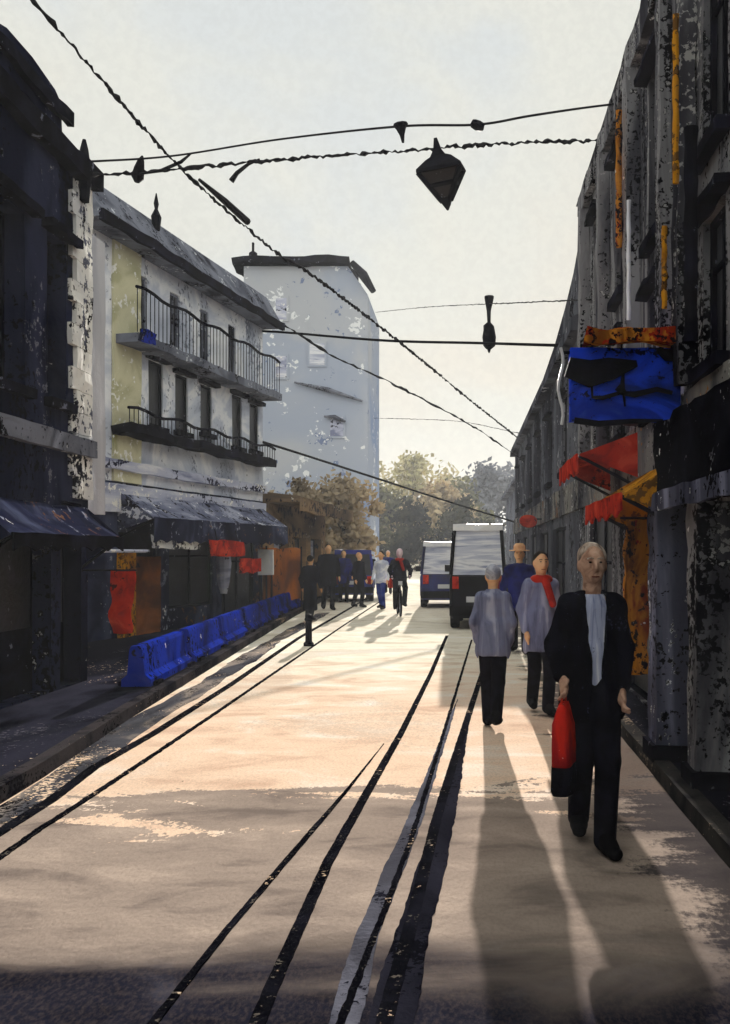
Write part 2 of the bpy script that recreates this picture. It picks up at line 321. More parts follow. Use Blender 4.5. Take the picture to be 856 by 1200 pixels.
# ------------------------------------------------------------------ ground, road, pavements
def sheet(name, x0, x1, y0, y1, z, mat):
    return tag(MB().add([(x0,y0,z),(x1,y0,z),(x1,y1,z),(x0,y1,z)], [(0,1,2,3)]).build(name, mat), kind='structure')
sheet('ground', -420, 420, -80, 700, -.006, M['ground'])
hm = bpy.data.materials.new('haze'); hm.use_nodes = True; hn = hm.node_tree; hn.nodes.clear()
ho = hn.nodes.new('ShaderNodeOutputMaterial'); hv = hn.nodes.new('ShaderNodeVolumePrincipled')
hv.inputs['Color'].default_value = (.86, .90, .95, 1); hv.inputs['Density'].default_value = .0007; hv.inputs['Anisotropy'].default_value = .2
hn.links.new(hv.outputs[0], ho.inputs['Volume'])
tag(MB().box(-425, 425, -85, 705, -1.0, 24).build('haze', hm), kind='stuff')
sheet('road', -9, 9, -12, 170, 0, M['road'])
def strip(name, left, right, z0, z1, mat, jit=0, jsc=3, kind='structure', step=.25, taper=(0, 0)):
    """raised band between two ground polylines (lists of (x,y))"""
    def dens(pl):
        o = [Vector(pl[0])]
        for a, b in zip(pl, pl[1:]):
            a, b = Vector(a), Vector(b); n = max(1, int((b - a).length / step))
            o += [a.lerp(b, i / n) for i in range(1, n + 1)]
        return o
    A = dens(left); B = dens(right); n = max(len(A), len(B)); mb = MB(); vs = []
    for i in range(n):
        p = A[int(i * (len(A) - 1) / (n - 1))]; q = B[int(i * (len(B) - 1) / (n - 1))]
        u = i / (n - 1); mid_ = (p + q) * .5
        f_ = min(1, (u / taper[0] if taper[0] else 1), ((1 - u) / taper[1] if taper[1] else 1)); f_ = .06 + .94 * f_
        p = mid_ + (p - mid_) * f_; q = mid_ + (q - mid_) * f_
        if jit:
            ed = lambda y, o: .55 * mnoise.noise(Vector((y * jsc * .31, o, 2.2))) + .35 * mnoise.noise(Vector((y * jsc * 1.13, o, 7.7))) + .3 * mnoise.noise(Vector((y * jsc * 3.9, o, 4.1)))
            p = p + Vector((ed(p.y, 1.3 + p.x * .1) * jit, 0)); q = q + Vector((ed(q.y, 8.3 + q.x * .1) * jit, 0))
        vs += [(p.x, p.y, z1), (q.x, q.y, z1), (q.x, q.y, z0), (p.x, p.y, z0)]
    fs = []
    for i in range(n - 1):
        a = i * 4; b = a + 4
        fs += [(a, a+1, b+1, b), (a+1, a+2, b+2, b+1), (a+3, a, b, b+3)]
    fs += [(0, 3, 2, 1), (n*4-4, n*4-3, n*4-2, n*4-1)]
    o = mb.add(vs, fs).build(name, mat)
    return tag(o, kind=kind) if kind else o
KL = [(-2.8, -6), (-2.86, 2), (-2.94, 5), (-3.04, 6.8), (-3.28, 9.3), (-3.62, 14), (-4.35, 24), (-5.0, 36), (-6.0, 60)]
strip('pavement', [(-9, y) for x, y in KL], [(x - .12, y) for x, y in KL], -.004, .10, M['pavement'])
strip('kerb', [(x - .117, y) for x, y in KL], KL, -.004, .115, M['kerb'], jit=.012)
KR = [(1.36, -6), (1.36, 5), (1.4, 12), (1.45, 34), (1.6, 60)]
strip('pavement', [(x + .12, y) for x, y in KR], [(5, y) for x, y in KR], -.004, .10, M['pavement'])
strip('kerb', KR, [(x + .117, y) for x, y in KR], -.004, .115, M['kerb_dark'], jit=.012)

# tram rails, traced on the street
def rail(px, wd, label, mat='steel', jit=.005, z=.006, taper=(0, .0)):
    pts = [G(*p) for p in px]
    # smooth
    sm = []
    for i in range(len(pts) - 1):
        for k in range(6): sm.append(pts[i].lerp(pts[i+1], k / 6))
    sm.append(pts[-1]); sm = sm[::-1]
    l = [(p.x - wd * .5, p.y) for p in sm]; r = [(p.x + wd * .5, p.y) for p in sm]
    o = strip('tram_rail', l, r, -.004, z, M[mat], jit=jit, jsc=31, kind=None, step=.02, taper=taper)
    return tag(o, label, 'tram rail', 'tram rails laid in the street')
rail([(524,745),(505,790),(470,860),(430,930),(385,1010),(345,1100),(318,1160),(296,1215)], .058, 'thick black tram rail running from under the dark van down the middle of the street')
rail([(450,872),(404,930),(340,1004),(270,1086),(200,1174),(165,1219)], .034, 'tram rail that branches off to the left of the thick middle rail', taper=(0, .5))  # dark strip built like the rails, tapering to its far end
rail([(553,750),(538,800),(508,900),(482,985),(442,1090),(407,1180),(394,1215)], .030, 'thin tram rail just right of the thick middle rail, worn to a broken line', jit=.010)
rail([(578,750),(552,830),(530,900),(512,960),(495,1030),(478,1100),(458,1170),(448,1215)], .062, 'broad dark tram rail on the right, beside the pale strip of tarmac')
rail([(432,700),(395,722),(350,748),(270,803),(180,860),(110,900),(60,938),(-10,982)], .085, 'heavy black tram rail nearest the left kerb and the blue barriers')
rail([(450,702),(400,735),(330,783),(250,838),(180,885),(100,938),(50,970),(-10,1012)], .045, 'thin broken tram rail outermost on the left side of the street', jit=.012)
pl = [G(*p) for p in [(428,1215),(452,1100),(476,1030),(500,965),(520,900),(545,820)]]
strip('tarmac_strip', [(p.x - .13, p.y) for p in pl], [(p.x - .03, p.y) for p in pl], -.003, .004, M['tar_pale'], jit=.02, jsc=5, step=.05, taper=(0, .7))  # pale grey strip, narrowing away from the camera
pl = [G(*p) for p in [(488,1215),(505,1120),(520,1050),(535,985),(548,920),(560,850)]]
strip('tarmac_strip', [(p.x - .17, p.y) for p in pl], [(p.x - .02, p.y) for p in pl], -.003, .004, M['tar'], jit=.025, jsc=5, step=.05, taper=(0, .75))  # dark grey strip, narrowing away from the camera
pl = [G(*p) for p in [(-10,965),(60,918),(130,868),(220,815),(320,752),(380,718)]]
strip('tarmac_strip', [(p.x - .13, p.y) for p in pl], [(p.x + .16, p.y) for p in pl], -.003, .004, M['tar_mid'], jit=.12, jsc=1.2)

# ------------------------------------------------------------------ buildings
def wallgrid(x0, x1, z0, z1, holes, depth, thick, st=.45, ztop=None):
    """facade at y=0 with real openings; local x along, y inwards"""
    xs = set(np.round(np.linspace(x0, x1, max(2, int((x1-x0)/st)+1)), 4)); zs = set(np.round(np.linspace(z0, z1, max(2, int((z1-z0)/st)+1)), 4))
    for a, b, c, d_ in holes: xs |= {round(a,4), round(b,4)}; zs |= {round(c,4), round(d_,4)}
    xs = sorted(xs); zs = sorted(zs); mb = MB(); ix = {}
    def vi(x, z):
        if (x, z) not in ix: ix[(x, z)] = len(mb.v); mb.v.append((x, 0, z))
        return ix[(x, z)]
    for i in range(len(xs)-1):
        for j in range(len(zs)-1):
            cx, cz = (xs[i]+xs[i+1])/2, (zs[j]+zs[j+1])/2
            if any(a < cx < b and c < cz < d_ for a, b, c, d_ in holes): continue
            mb.f.append((vi(xs[i],zs[j]), vi(xs[i+1],zs[j]), vi(xs[i+1],zs[j+1]), vi(xs[i],zs[j+1])))
    for a, b, c, d_ in holes:
        mb.add([(a,0,c),(b,0,c),(b,0,d_),(a,0,d_),(a,depth,c),(b,depth,c),(b,depth,d_),(a,depth,d_)],
               [(0,1,5,4),(1,2,6,5),(2,3,7,6),(3,0,4,7)])
    mb.add([(x0,0,z0),(x1,0,z0),(x1,0,z1),(x0,0,z1),(x0,thick,z0),(x1,thick,z0),(x1,thick,z1),(x0,thick,z1)],
           [(0,3,7,4),(1,5,6,2),(3,2,6,7),(4,7,6,5)])
    return mb
def window(parent, a, b, c, d_, depth, frame='black_trim', pane='glass_dark', hood=None, sill=True, mull=True):
    fw = .05; mb = MB(); y0, y1 = depth - .07, depth - .01
    mb.box(a, a+fw, y0, y1, c, d_); mb.box(b-fw, b, y0, y1, c, d_)
    mb.box(a+fw, b-fw, y0, y1, c, c+fw); mb.box(a+fw, b-fw, y0, y1, d_-fw, d_)
    if mull:
        m = (a+b)/2; mb.box(m-.02, m+.02, y0+.01, y1-.002, c+fw, d_-fw)
        h = c + (d_-c)*.66; mb.box(a+fw, b-fw, y0+.014, y1-.004, h-.02, h+.02)
    wo = mb.build('window', M[frame], parent)
    MB().add([(a,depth-.03,c),(b,depth-.03,c),(b,depth-.03,d_),(a,depth-.03,d_)], [(0,1,2,3)]).build('pane', M[pane], wo)
    if sill: MB().gbox(a-.08, b+.08, -.10, -.002, c-.10, c-.003, .3).build('sill', M[frame], wo, jit=.012, jsc=6)
    if hood: MB().gbox(a-.12, b+.16, -.13, -.002, d_+.003, d_+.003+hood, .15).build('hood', M['black_trim'], wo, jit=.03, jsc=5)
    return wo

# ---- near left: dark corner house
nl = thing('corner_house', 'dark navy stone house with pale corner blocks, at the left edge of the picture', 'building', (-4.5, 0, 0), R(90))
XF = 11.2
hol = [(7.05,8.0,3.3,5.1),(8.75,9.6,3.3,5.1),(10.1,10.6,3.3,5.1),(8.9,10.2,.12,2.15),(10.45,11.0,.12,2.2),(5.3,8.3,.5,2.1)]
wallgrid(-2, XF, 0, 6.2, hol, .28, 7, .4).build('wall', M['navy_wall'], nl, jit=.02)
for h in hol[:3]: window(nl, *h, .28, hood=.10)
for h in hol[5:]: window(nl, *h, .28, sill=False)
for h in hol[3:5]:
    a, b, c, d_ = h
    dd = MB().box(a, b, .2, .25, c, d_).build('door', M['black_trim'], nl)
    MB().box(a+.08, b-.08, .185, .199, c+.7, d_-.1).build('pane', M['glass_dark'], dd)
mb = MB()
for k in range(16):
    z = 2.25 + k*.25
    mb.gbox(XF-.42-(.13 if k % 2 else 0), XF+.03, -.045, .3, z, z+.243, .12)
mb.build('quoins', M['pale_stone'], nl, jit=.02, jsc=5)
MB().gbox(XF+.033, XF+.60, .02, .6, 2.1, 5.5, .3).build('pilaster', M['grey_strip'], nl, jit=.015)
MB().gbox(-2, XF+.08, -.14, -.003, 5.95, 6.18, .25).build('cornice', M['black_trim'], nl, jit=.05, jsc=2.5)
MB().gbox(-2, XF+.05, -.10, -.003, 2.75, 2.95, .25).build('string_course', M['slate'], nl, jit=.02)
rf = MB().prism([(-.1,6.22),(1.5,6.6),(5,6.6),(6.8,6.22)], 'x', -2, 10.25).build('roof', M['slate'], nl, jit=.03)
mb = MB().gbox(8.2, 10.2, -.12, .9, 6.19, 6.40, .2).prism([(8.1,6.40),(10.28,6.40),(9.9,6.52),(9.45,6.62),(8.9,6.60)], 'y', -.15, 1.2)
mb.build('dormer', M['navy_wall'], nl, jit=.04, jsc=4)
MB().gbox(8.0, 10.3, -.22, -.155, 6.30, 6.44, .2).build('dormer_sill', M['black_trim'], nl, jit=.05, jsc=3)
MB().gbox(10.4, 10.75, .1, .6, 6.2, 6.42, .2).build('chimney', M['black_trim'], rf, jit=.04, jsc=4)
MB().lathe([(.06,5.7),(.09,6.0),(.05,6.3),(.02,6.42)], (XF-.3,-.08,0), 8).build('bracket', M['ink'], nl)
# shop blind on the corner house
def awning(name, label, cat, parent_frame, x0, x1, ztop, zbot, out, top, val, vh, group=None, mat_arm='ink', y0=0.0):
    t = thing(name, label, cat, parent_frame.location, parent_frame.rotation_euler.z, group)
    n = max(3, int((x1-x0)/.22)); k = 4; mb = MB(); vs = []
    for i in range(n+1):
        x = x0+(x1-x0)*i/n
        for j in range(k+1):
            u = j/k; sag = -.05*math.sin(u*math.pi)
            vs.append((x, y0-.02-out*u, ztop+(zbot-ztop)*u+sag))
    fs = [(i*(k+1)+j, (i+1)*(k+1)+j, (i+1)*(k+1)+j+1, i*(k+1)+j+1) for i in range(n) for j in range(k)]
    nv = len(vs); vs += [(a, b, c-.02) for a, b, c in vs]; fs += [tuple(q+nv for q in f[::-1]) for f in fs]
    cp = mb.add(vs, fs)
    for xx in (x0, x1):
        mb.add([(xx,y0-.02,ztop),(xx,y0-.02-out,zbot),(xx,y0-.02-out,zbot-.02),(xx,y0-.02,zbot-.25)], [(0,1,2,3)])
    cp.build('canopy', M[top], t, jit=.03, jsc=3)
    vb = MB(); vs = []; n2 = n*3
    for i in range(n2+1):
        x = x0+(x1-x0)*i/n2; dz = .05*abs(math.sin(i*math.pi/6))
        vs += [(x, y0-.025-out, zbot+.01), (x, y0-.025-out, zbot-vh+dz), (x, y0-.045-out, zbot+.01), (x, y0-.045-out, zbot-vh+dz)]
    fs = [(4*i, 4*i+1, 4*i+5, 4*i+4) for i in range(n2)]+[(4*i+2, 4*i+6, 4*i+7, 4*i+3) for i in range(n2)]+[(4*i+1, 4*i+3, 4*i+7, 4*i+5) for i in range(n2)]+[(0,2,3,1),(4*n2,4*n2+1,4*n2+3,4*n2+2)]
    vb.add(vs, fs).build('valance', M[val], t, jit=.015)
    for xx in (x0+.06, x1-.06): MB().tube([(xx,y0-.0,zbot-.35),(xx,y0-.02-out,zbot-.01)], .018, 6).build('arm', M[mat_arm], t)
    return t
awning('awning', 'dark stained shop awning with a black valance on the dark corner house', 'awning', nl, 8.4, 11.1, 2.15, 1.80, .42, 'shop_dark', 'black_trim', .16)
b = MB().gbox(0, .42, -.03, .0, 0, .78, .12)
hb = thing('hanging_banner', 'small red cloth banner hanging at the end of the dark corner house', 'banner', (-4.05, 11.1, .68), R(8))
MB().gbox(-.12, .12, -.012, .012, 0, .72, .06).build('cloth', M['red'], hb, jit=.06, jsc=4)
MB().tube([(-.45,0,.735),(.16,0,.735)], .013, 6).build('pole', M['ink'], hb)

# ---- middle left: pale house turned to the street
ang = math.atan((750 - VPX) / FPX)
O = G(130, 755)
ml = thing('town_house', 'pale plastered house with slate roof, balconies and five tall dark windows', 'building', (O.x, O.y, 0), R(90) - ang)
def mlx(px):                      # local x on that facade of a column of the photograph
    k = (px - VPX) / FPX; s, c = math.sin(ang), math.cos(ang)
    return (k * O.y - O.x) / (s - k * c)
def mlz(px, py): return EYE + (VPY - py) / FPX * (O.y + mlx(px) * math.cos(ang))
XE = mlx(308)
wn = [(183,424,500),(213,440,506),(242,452,508),(278,464,524),(298,474,528)]
holes = []
for px, t_, b_ in wn:
    x = mlx(px); z1, z0 = mlz(px, t_), mlz(px, b_); holes.append((x-.27, x+.27, z0, z1))
up = []
for px in (166, 205, 240, 272): x = mlx(px); up.append((x-.2, x+.2, 5.75, 6.85))
shop = [(.25,1.6,.12,2.0),(2.1,4.0,.5,2.1),(4.5,6.3,.12,2.1)]
wallgrid(-1.0, XE, 2.9, 7.5, holes+up, .10, 7, .45).build('wall', M['white_wall'], ml, jit=.015)
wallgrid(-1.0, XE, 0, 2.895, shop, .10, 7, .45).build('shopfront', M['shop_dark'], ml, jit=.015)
for h in holes: window(ml, *h, .10, hood=.09, mull=False)
for h in up: window(ml, *h, .10, frame='slate', pane='glass_dark', sill=False)
for h in shop[1:]: window(ml, *h, .10, sill=False)
dr = MB().box(*shop[0][:2], .06, .095, *shop[0][2:]).build('door', M['black_trim'], ml); tag(dr, 'black shop door')
MB().gbox(mlx(131), mlx(163), -.05, -.003, 2.9, 7.45, .3).build('plaster_strip', M['yellow_wall'], ml, jit=.02)
# roof: sloping slate edge, ridge, chimneys, finial
rf = MB().prism([(-.45,7.2),(-.45,7.36),(-.08,8.0),(1.8,8.3),(6.4,8.3),(7.3,7.5),(7.3,7.2)], 'x', -1.1, XE+.1).build('roof', M['slate'], ml, jit=.06, jsc=1.5)
MB().gbox(-1.1, XE+.15, -.53, -.455, 7.14, 7.32, .2).build('gutter', M['black_trim'], rf, jit=.05, jsc=1.8)
MB().lathe([(.07,7.3),(.10,7.55),(.03,7.7),(.05,7.8),(.01,8.0)], (mlx(172), -.2, .45), 8).build('finial', M['ink'], rf)
MB().gbox(4.6, 5.0, 1.2, 1.7, 7.9, 8.6, .2).build('chimney', M['slate'], rf, jit=.03)
def balcony(x0, x1, z, dep, th, mat, jit, rails=True, zr=.8):
    b_ = MB().gbox(x0, x1, -dep, -.003, z-th, z, .2).build('balcony', M[mat], ml, jit=jit, jsc=2.2)
    if rails:
        mb = MB(); n = 22
        mb.tube([(x0+(x1-x0)*i/n, -dep+.05, z+zr+.04*math.sin(i*1.3)) for i in range(n+1)], .03, 6)
        for i in range(n*2+1):
            x = x0+.03+(x1-x0-.06)*i/(n*2); mb.tube([(x,-dep+.05,z),(x,-dep+.05,z+zr)], .009, 5)
        mb.build('railing', M['black_trim'], b_)
    return b_
balcony(mlx(133), XE, 5.55, .5, .17, 'slate', .04)
balcony(mlx(131), XE, 3.92, .38, .17, 'black_trim', .07, rails=True, zr=.28)
bl = MB().gbox(mlx(131), mlx(152), -.535, -.505, 5.40, 5.62, .1).build('balcony_cloth', M['blue'], ml, jit=.05, jsc=4); tag(bl, 'dark blue cloth over the end of the upper balcony')
MB().gbox(-.9, XE, -.14, -.003, 3.1, 3.28, .25).build('string_course', M['lavender'], ml, jit=.03)
MB().gbox(-.9, XE, -.09, -.003, 2.35, 2.85, .25).build('shop_fascia', M['lavender'], ml, jit=.02)
sh = thing('ochre_shutter', 'ochre and brown door shutter leaning open outside the pale house', 'shutter', ml.location, ml.rotation_euler.z)
MB().gbox(.1, .62, -.14, -.06, .1, 1.62, .1).build('panel', M['ochre'], sh, jit=.02, jsc=4)
MB().gbox(.63, 1.55, -.12, -.05, .1, 1.55, .1).build('panel', M['brown_panel'], sh, jit=.02, jsc=4)
awning('awning', 'long stained grey shop awning below the windows of the pale house', 'awning', ml, .2, 6.6, 2.75, 2.25, .7, 'blind_grey', 'shop_dark', .45)
t = thing('shop_sign', 'bright red sign board hung flat under the stained grey awning of the pale house', 'sign', ml.location, ml.rotation_euler.z, 'red shop signs on the left')
MB().gbox(mlx(203), mlx(243), -.86, -.80, 1.55, 1.88, .08).build('board', M['red'], t, jit=.05, jsc=3)
for q in (210, 236): MB().tube([(mlx(q),-.83,1.86),(mlx(q),-.78,2.1)], .012, 5).build('hanger', M['ink'], t)
t = thing('shop_sign', 'smaller, lower red sign board beside the bright red one, near the closed parasol', 'sign', ml.location, ml.rotation_euler.z, 'red shop signs on the left')
MB().gbox(mlx(236), mlx(260), -.93, -.88, 1.2, 1.5, .08).build('board', M['red'], t, jit=.05, jsc=3)
MB().tube([(mlx(248),-.90,.1),(mlx(248),-.90,1.22)], .02, 6).build('post', M['ink'], t)
for lab, a_, b_, z0_, z1_ in (('long pale sign board over the ochre shutter, under the grey awning', 142, 200, 1.70, 1.95), ('short pale sign board at the far end of the grey awning', 262, 296, 1.95, 2.15)):
    t = thing('shop_board', lab, 'sign', ml.location, ml.rotation_euler.z, 'pale sign boards on the left')
    MB().gbox(mlx(a_), mlx(b_), -.66, -.60, z0_, z1_, .08).build('board', M['pale_stone'], t, jit=.035, jsc=3)
    for q in (a_+6, b_-6): MB().tube([(mlx(q),-.63,z1_-.03),(mlx(q),-.60,2.3)], .012, 5).build('hanger', M['ink'], t)
q = G(272, 742); q.x -= .25
t = thing('closed_parasol', 'closed lavender grey parasol standing behind the blue barriers', 'parasol', (q.x-.3, q.y+1.5, .1))
MB().lathe([(.03,1.95),(.10,1.8),(.16,1.3),(.13,.9),(.07,.62)][::-1], n=10).build('canopy', M['lavender'], t, jit=.03, jsc=5)
MB().tube([(0,0,0),(0,0,2.05)], .022, 8).build('pole', M['ink'], t)
MB().lathe([(.24,0),(.24,.05),(.06,.09)], n=14).build('base', M['slate'], t)
q = G(180, 776)
t = thing('sign_post', 'thin pale post with a small red disc in front of the ochre shutter', 'post', (q.x-.6, q.y+1.6, .1))
MB().tube([(0,0,0),(0,0,1.95)], .026, 8).build('pole', M['lavender'], t)
MB().lathe([(.09,-.01),(.09,.01)], n=16).build('disc', M['red'], t)
d_ = kids(t)[-1]; d_.rotation_euler = (R(90),0,0); d_.location = (0,-.035,1.55)

# low tan shop row beyond it
tn = thing('market_hall', 'low tan and brown market hall just beyond the pale house on the left', 'building', (-5.35, 25.6, 0), R(88))
hol = [(.6+i*2.6, 2.4+i*2.6, .12, 2.1) for i in range(3)]
wallgrid(0, 8.4, 0, 3.1, hol, .3, 6, .6).build('wall', M['far_tan'], tn, jit=.04)
for i, h in enumerate(hol): window(tn, *h, .3, pane='glass_dark' if i % 2 else 'glass_pale', sill=False)
MB().prism([(-.9,3.0),(-.9,3.15),(2.5,3.6),(6.6,3.2),(6.6,3.0)], 'x', -.2, 8.6).build('roof', M['far_tan'], tn, jit=.08, jsc=1)
MB().gbox(-.2, 8.6, -1.0, -.905, 2.75, 3.12, .4).build('fascia', M['far_tan'], tn, jit=.06, jsc=1)
t = thing('stall_screen', 'orange brown canvas screen in front of the tan market hall', 'screen', (-5.05, 23.6, 0), R(90)-ang)
MB().gbox(0, 2.6, -.03, .03, .35, 1.75, .15).build('canvas', M['brown_panel'], t, jit=.05)
[MB().box(x,x+.05,-.06,-.032,0,1.8).build('post', M['ink'], t) for x in (.02,2.5)]
t = thing('notice_board', 'small white notice board on two legs next to the orange brown canvas', 'notice board', (-4.75, 22.4, 0.0), R(-20))
MB().gbox(-.2,.2,-.02,.02,1.1,1.7,.1).build('board', M['white_paint'], t, jit=.02); [MB().box(x-.02,x+.02,-.015,.015,.1,1.1).build('leg', M['ink'], t) for x in (-.16,.16)]

# far pale block
fb = thing('far_block', 'tall pale blue grey apartment block with a dark roof edge, far down the street', 'building', (0, 0, 0))
Y0, Y1 = 44., 50.
xl, xr = P(286,0,Y0).x, P(431,0,Y0).x; zt = P(0,312,Y0).z
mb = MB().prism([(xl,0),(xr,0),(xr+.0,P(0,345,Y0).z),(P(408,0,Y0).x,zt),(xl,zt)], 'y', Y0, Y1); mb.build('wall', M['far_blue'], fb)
mb = MB().gbox(xl-.5, P(412,0,Y0).x, Y0-.35, Y1+.2, zt+.01, zt+.32, .5); mb.build('roof', M['black_trim'], fb, jit=.18, jsc=.9)
MB().tube([P(412,307,Y0-.2), P(426,322,Y0-.2), P(438,342,Y0-.2)], [.12,.22,.14], 8).build('gable_edge', M['black_trim'], fb, jit=.06)
MB().lathe([(.2,0),(.2,.5),(.06,.6),(.06,1.0)], (xl+.3, Y0+.6, zt+.3), 8).build('chimney', M['black_trim'], fb)
for px, py, wd, ht in ((372,415,.9,1.2),(330,430,.7,1.2),(330,362,.7,1.2),(395,500,.8,1.1)):
    c = P(px,py,Y0)
    wo = MB().box(c.x-wd/2,c.x+wd/2,Y0-.05,Y0-.004,c.z-ht/2,c.z+ht/2).build('window', M['far_blue'], fb)
    MB().box(c.x-wd/2+.1,c.x+wd/2-.1,Y0-.06,Y0-.052,c.z-ht/2+.1,c.z+ht/2-.1).build('pane', M['lavender'] if px != 372 else M['glass_pale'], wo)
for (ax, ay, bx, by) in ((380,488,405,494),(345,448,425,470)):
    MB().tube([P(ax,ay,Y0-.15), P((ax+bx)/2,(ay+by)/2-2,Y0-.15), P(bx,by,Y0-.15)], [.05,.13,.05], 6).build('ledge', M['slate'], fb)

# ---- right side
XR = 1.8
r1 = thing('stone_house', 'tall dark grey stone house with streaked walls filling the right edge', 'building', (XR, 14.5, 0), R(-90))
def rx(px): return 14.5 - FPX * XR / (px - VPX)
def rz(px, py): return EYE + (VPY - py) / FPX * (FPX * XR / (px - VPX))
hol = []
for px in (838, 770, 728, 700): 
    x = rx(px); hol.append((x-.32, x+.32, 4.6, 6.2)); hol.append((x-.32, x+.32, 2.95 if px not in (838,) else 3.0, 4.1))
shopR = [(1.0,3.0,.12,2.2),(4.0,6.2,.12,2.2),(8.3,9.6,.12,2.2)]
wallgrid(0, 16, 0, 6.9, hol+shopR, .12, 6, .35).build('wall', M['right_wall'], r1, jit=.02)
for h in hol: window(r1, *h, .12, hood=.06)
for h in shopR[:2]: window(r1, *h, .12, sill=False)
dr = MB().box(*shopR[2][:2], .07, .115, *shopR[2][2:]).build('door', M['black_trim'], r1); MB().box(shopR[2][1]-.14, shopR[2][1]-.10, .02, .069, 1.0, 1.25).build('handle', M['plate'], dr)
MB().gbox(0, 16, -.05, -.003, 2.3, 2.9, .3).build('shop_fascia', M['right_shop'], r1, jit=.02)
for px in (812, 790, 748, 713, 690):
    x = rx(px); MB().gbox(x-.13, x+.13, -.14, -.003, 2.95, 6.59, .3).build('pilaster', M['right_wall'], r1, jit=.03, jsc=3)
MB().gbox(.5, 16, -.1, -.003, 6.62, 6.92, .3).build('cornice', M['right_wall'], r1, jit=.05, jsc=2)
MB().prism([(-.1,6.92),(1.6,7.7),(6,7.7),(6,6.92)], 'x', .1, 16).build('roof', M['slate'], r1, jit=.04)
# ochre drain pipes and pale pipe
def pipe(px, y0, y1, rad, mat, lab):
    x = rx(px); z1, z0 = rz(px, y0), rz(px, y1); n = 12
    o = MB().tube([(x+.012*math.sin(i*1.7), -.20, z0+(z1-z0)*i/n) for i in range(n+1)], [rad*(.95+.10*math.sin(i*2.1+px)) for i in range(n+1)], 8).build('drain_pipe', M[mat], r1)
    if lab: o['label'] = lab
pipe(823, 18, 215, .026, 'ochre', 'longest ochre drain pipe'); pipe(808, 265, 362, .024, 'ochre', 'short ochre drain pipe'); pipe(748, 130, 290, .035, 'rust', 'rusty brown drain pipe')
pipe(761, 235, 375, .022, 'white_paint', 'pale broken drain pipe'); pipe(843, 150, 400, .05, 'black_trim', 'thick black drain pipe')
# far right lower house
r2 = thing('lower_house', 'lower dark house beyond the tall stone house on the right', 'building', (XR+.02, 34, 0), R(-90))
hol = [(2+i*2.9, 2.8+i*2.9, 3.1, 4.5) for i in range(6)]; sh2 = [(1.2+i*3.4, 3.4+i*3.4, .12, 2.1) for i in range(5)]
wallgrid(0, 19.48, 0, 5.3, hol+sh2, .12, 6, .6).build('wall', M['right_far'], r2, jit=.03)
for h in hol: window(r2, *h, .12, hood=.05)
for h in sh2: window(r2, *h, .12, sill=False)
MB().prism([(-.18,5.1),(-.18,5.3),(1.2,5.9),(5,5.9),(5,5.1)], 'x', -.1, 19.4).build('roof', M['right_far'], r2, jit=.06, jsc=1.5)
MB().gbox(0, 19.4, -.06, -.003, 2.3, 2.8, .4).build('shop_fascia', M['right_shop'], r2, jit=.03)
gp = [(19.47,5.32),(19.47,6.45),(18.6,6.2),(17.4,5.95),(15.5,5.72),(13,5.58),(9,5.32)]
MB().prism(gp, 'y', -.05, .5).build('gable', M['right_far'], r2, jit=.02, jsc=3)
# low slate house closing the right
r3 = thing('end_house', 'low slate grey house at the far end of the right side', 'building', (2.3, 52, 0), R(-90))
wallgrid(0, 17.5, 0, 4.6, [(1+i*3,2+i*3,1,2.6) for i in range(5)], .3, 6, .8).build('wall', M['slate'], r3, jit=.05)
for i in range(5): window(r3, 1+i*3,2+i*3,1,2.6,.3)
MB().prism([(-.3,4.5),(-.3,4.65),(2,6.0),(6,4.65),(6,4.5)], 'x', -.2, 17.5).build('roof', M['slate'], r3, jit=.1, jsc=1)

# right-hand shop things
YS = 7.55
sg = thing('projecting_sign', 'big blue rectangular sign with black marks projecting from the stone house', 'sign', (0, YS, 0))
a, b_ = P(668,0,YS).x, P(797,0,YS).x; z1, z0 = P(0,409,YS).z, P(0,494,YS).z
bd = MB().gbox(a, b_, YS-.04, YS+.06, z0, z1, .06); bd.v = [(x, y-YS, z) for x, y, z in bd.v]
bo = bd.build('board', M['sign_blue'], sg, jit=.010, jsc=5)
def stroke(pts, wd, nm='mark', mat='ink', par=None, y=-.075):
    vs = []; fs = []; pp = [P(px, py, YS) for px, py in pts]
    for i, p in enumerate(pp):
        t_ = (pp[min(i+1,len(pp)-1)]-pp[max(i-1,0)]); n_ = Vector((-t_.z,0,t_.x)).normalized()*wd[i]*.5
        vs += [(p.x+n_.x, y, p.z+n_.z), (p.x-n_.x, y, p.z-n_.z), (p.x+n_.x, y+.012, p.z+n_.z), (p.x-n_.x, y+.012, p.z-n_.z)]
    for i in range(len(pp)-1):
        q = 4*i; fs += [(q,q+1,q+5,q+4),(q+2,q+6,q+7,q+3),(q,q+4,q+6,q+2),(q+1,q+3,q+7,q+5)]
    n_ = 4*len(pp); fs += [(0,2,3,1),(n_-4,n_-3,n_-1,n_-2)]
    return MB().add(vs, fs).build(nm, M[mat], par or bo)
stroke([(664,432),(690,440),(715,434),(745,428)], [.16,.22,.18,.05])
stroke([(692,467),(705,468),(725,462),(742,464),(768,458),(786,462)], [.02,.035,.03,.05,.04,.03])
stroke([(692,448),(693,466)], [.02,.015]); stroke([(729,438),(728,450),(731,478)], [.02,.035,.012]); stroke([(722,455),(730,462)], [.06,.05])
stroke([(768,412),(780,418),(794,422)], [.03,.10,.06])
stroke([(672,494),(700,498),(740,495),(775,494)], [.05,.05,.04,.02], 'lower_edge', 'ink', sg)
MB().tube([(P(657,0,YS).x+.02*math.sin(i), -.02, P(0,408+i*10,YS).z) for i in range(10)], .013, 6).build('pole', M['plate'], sg)
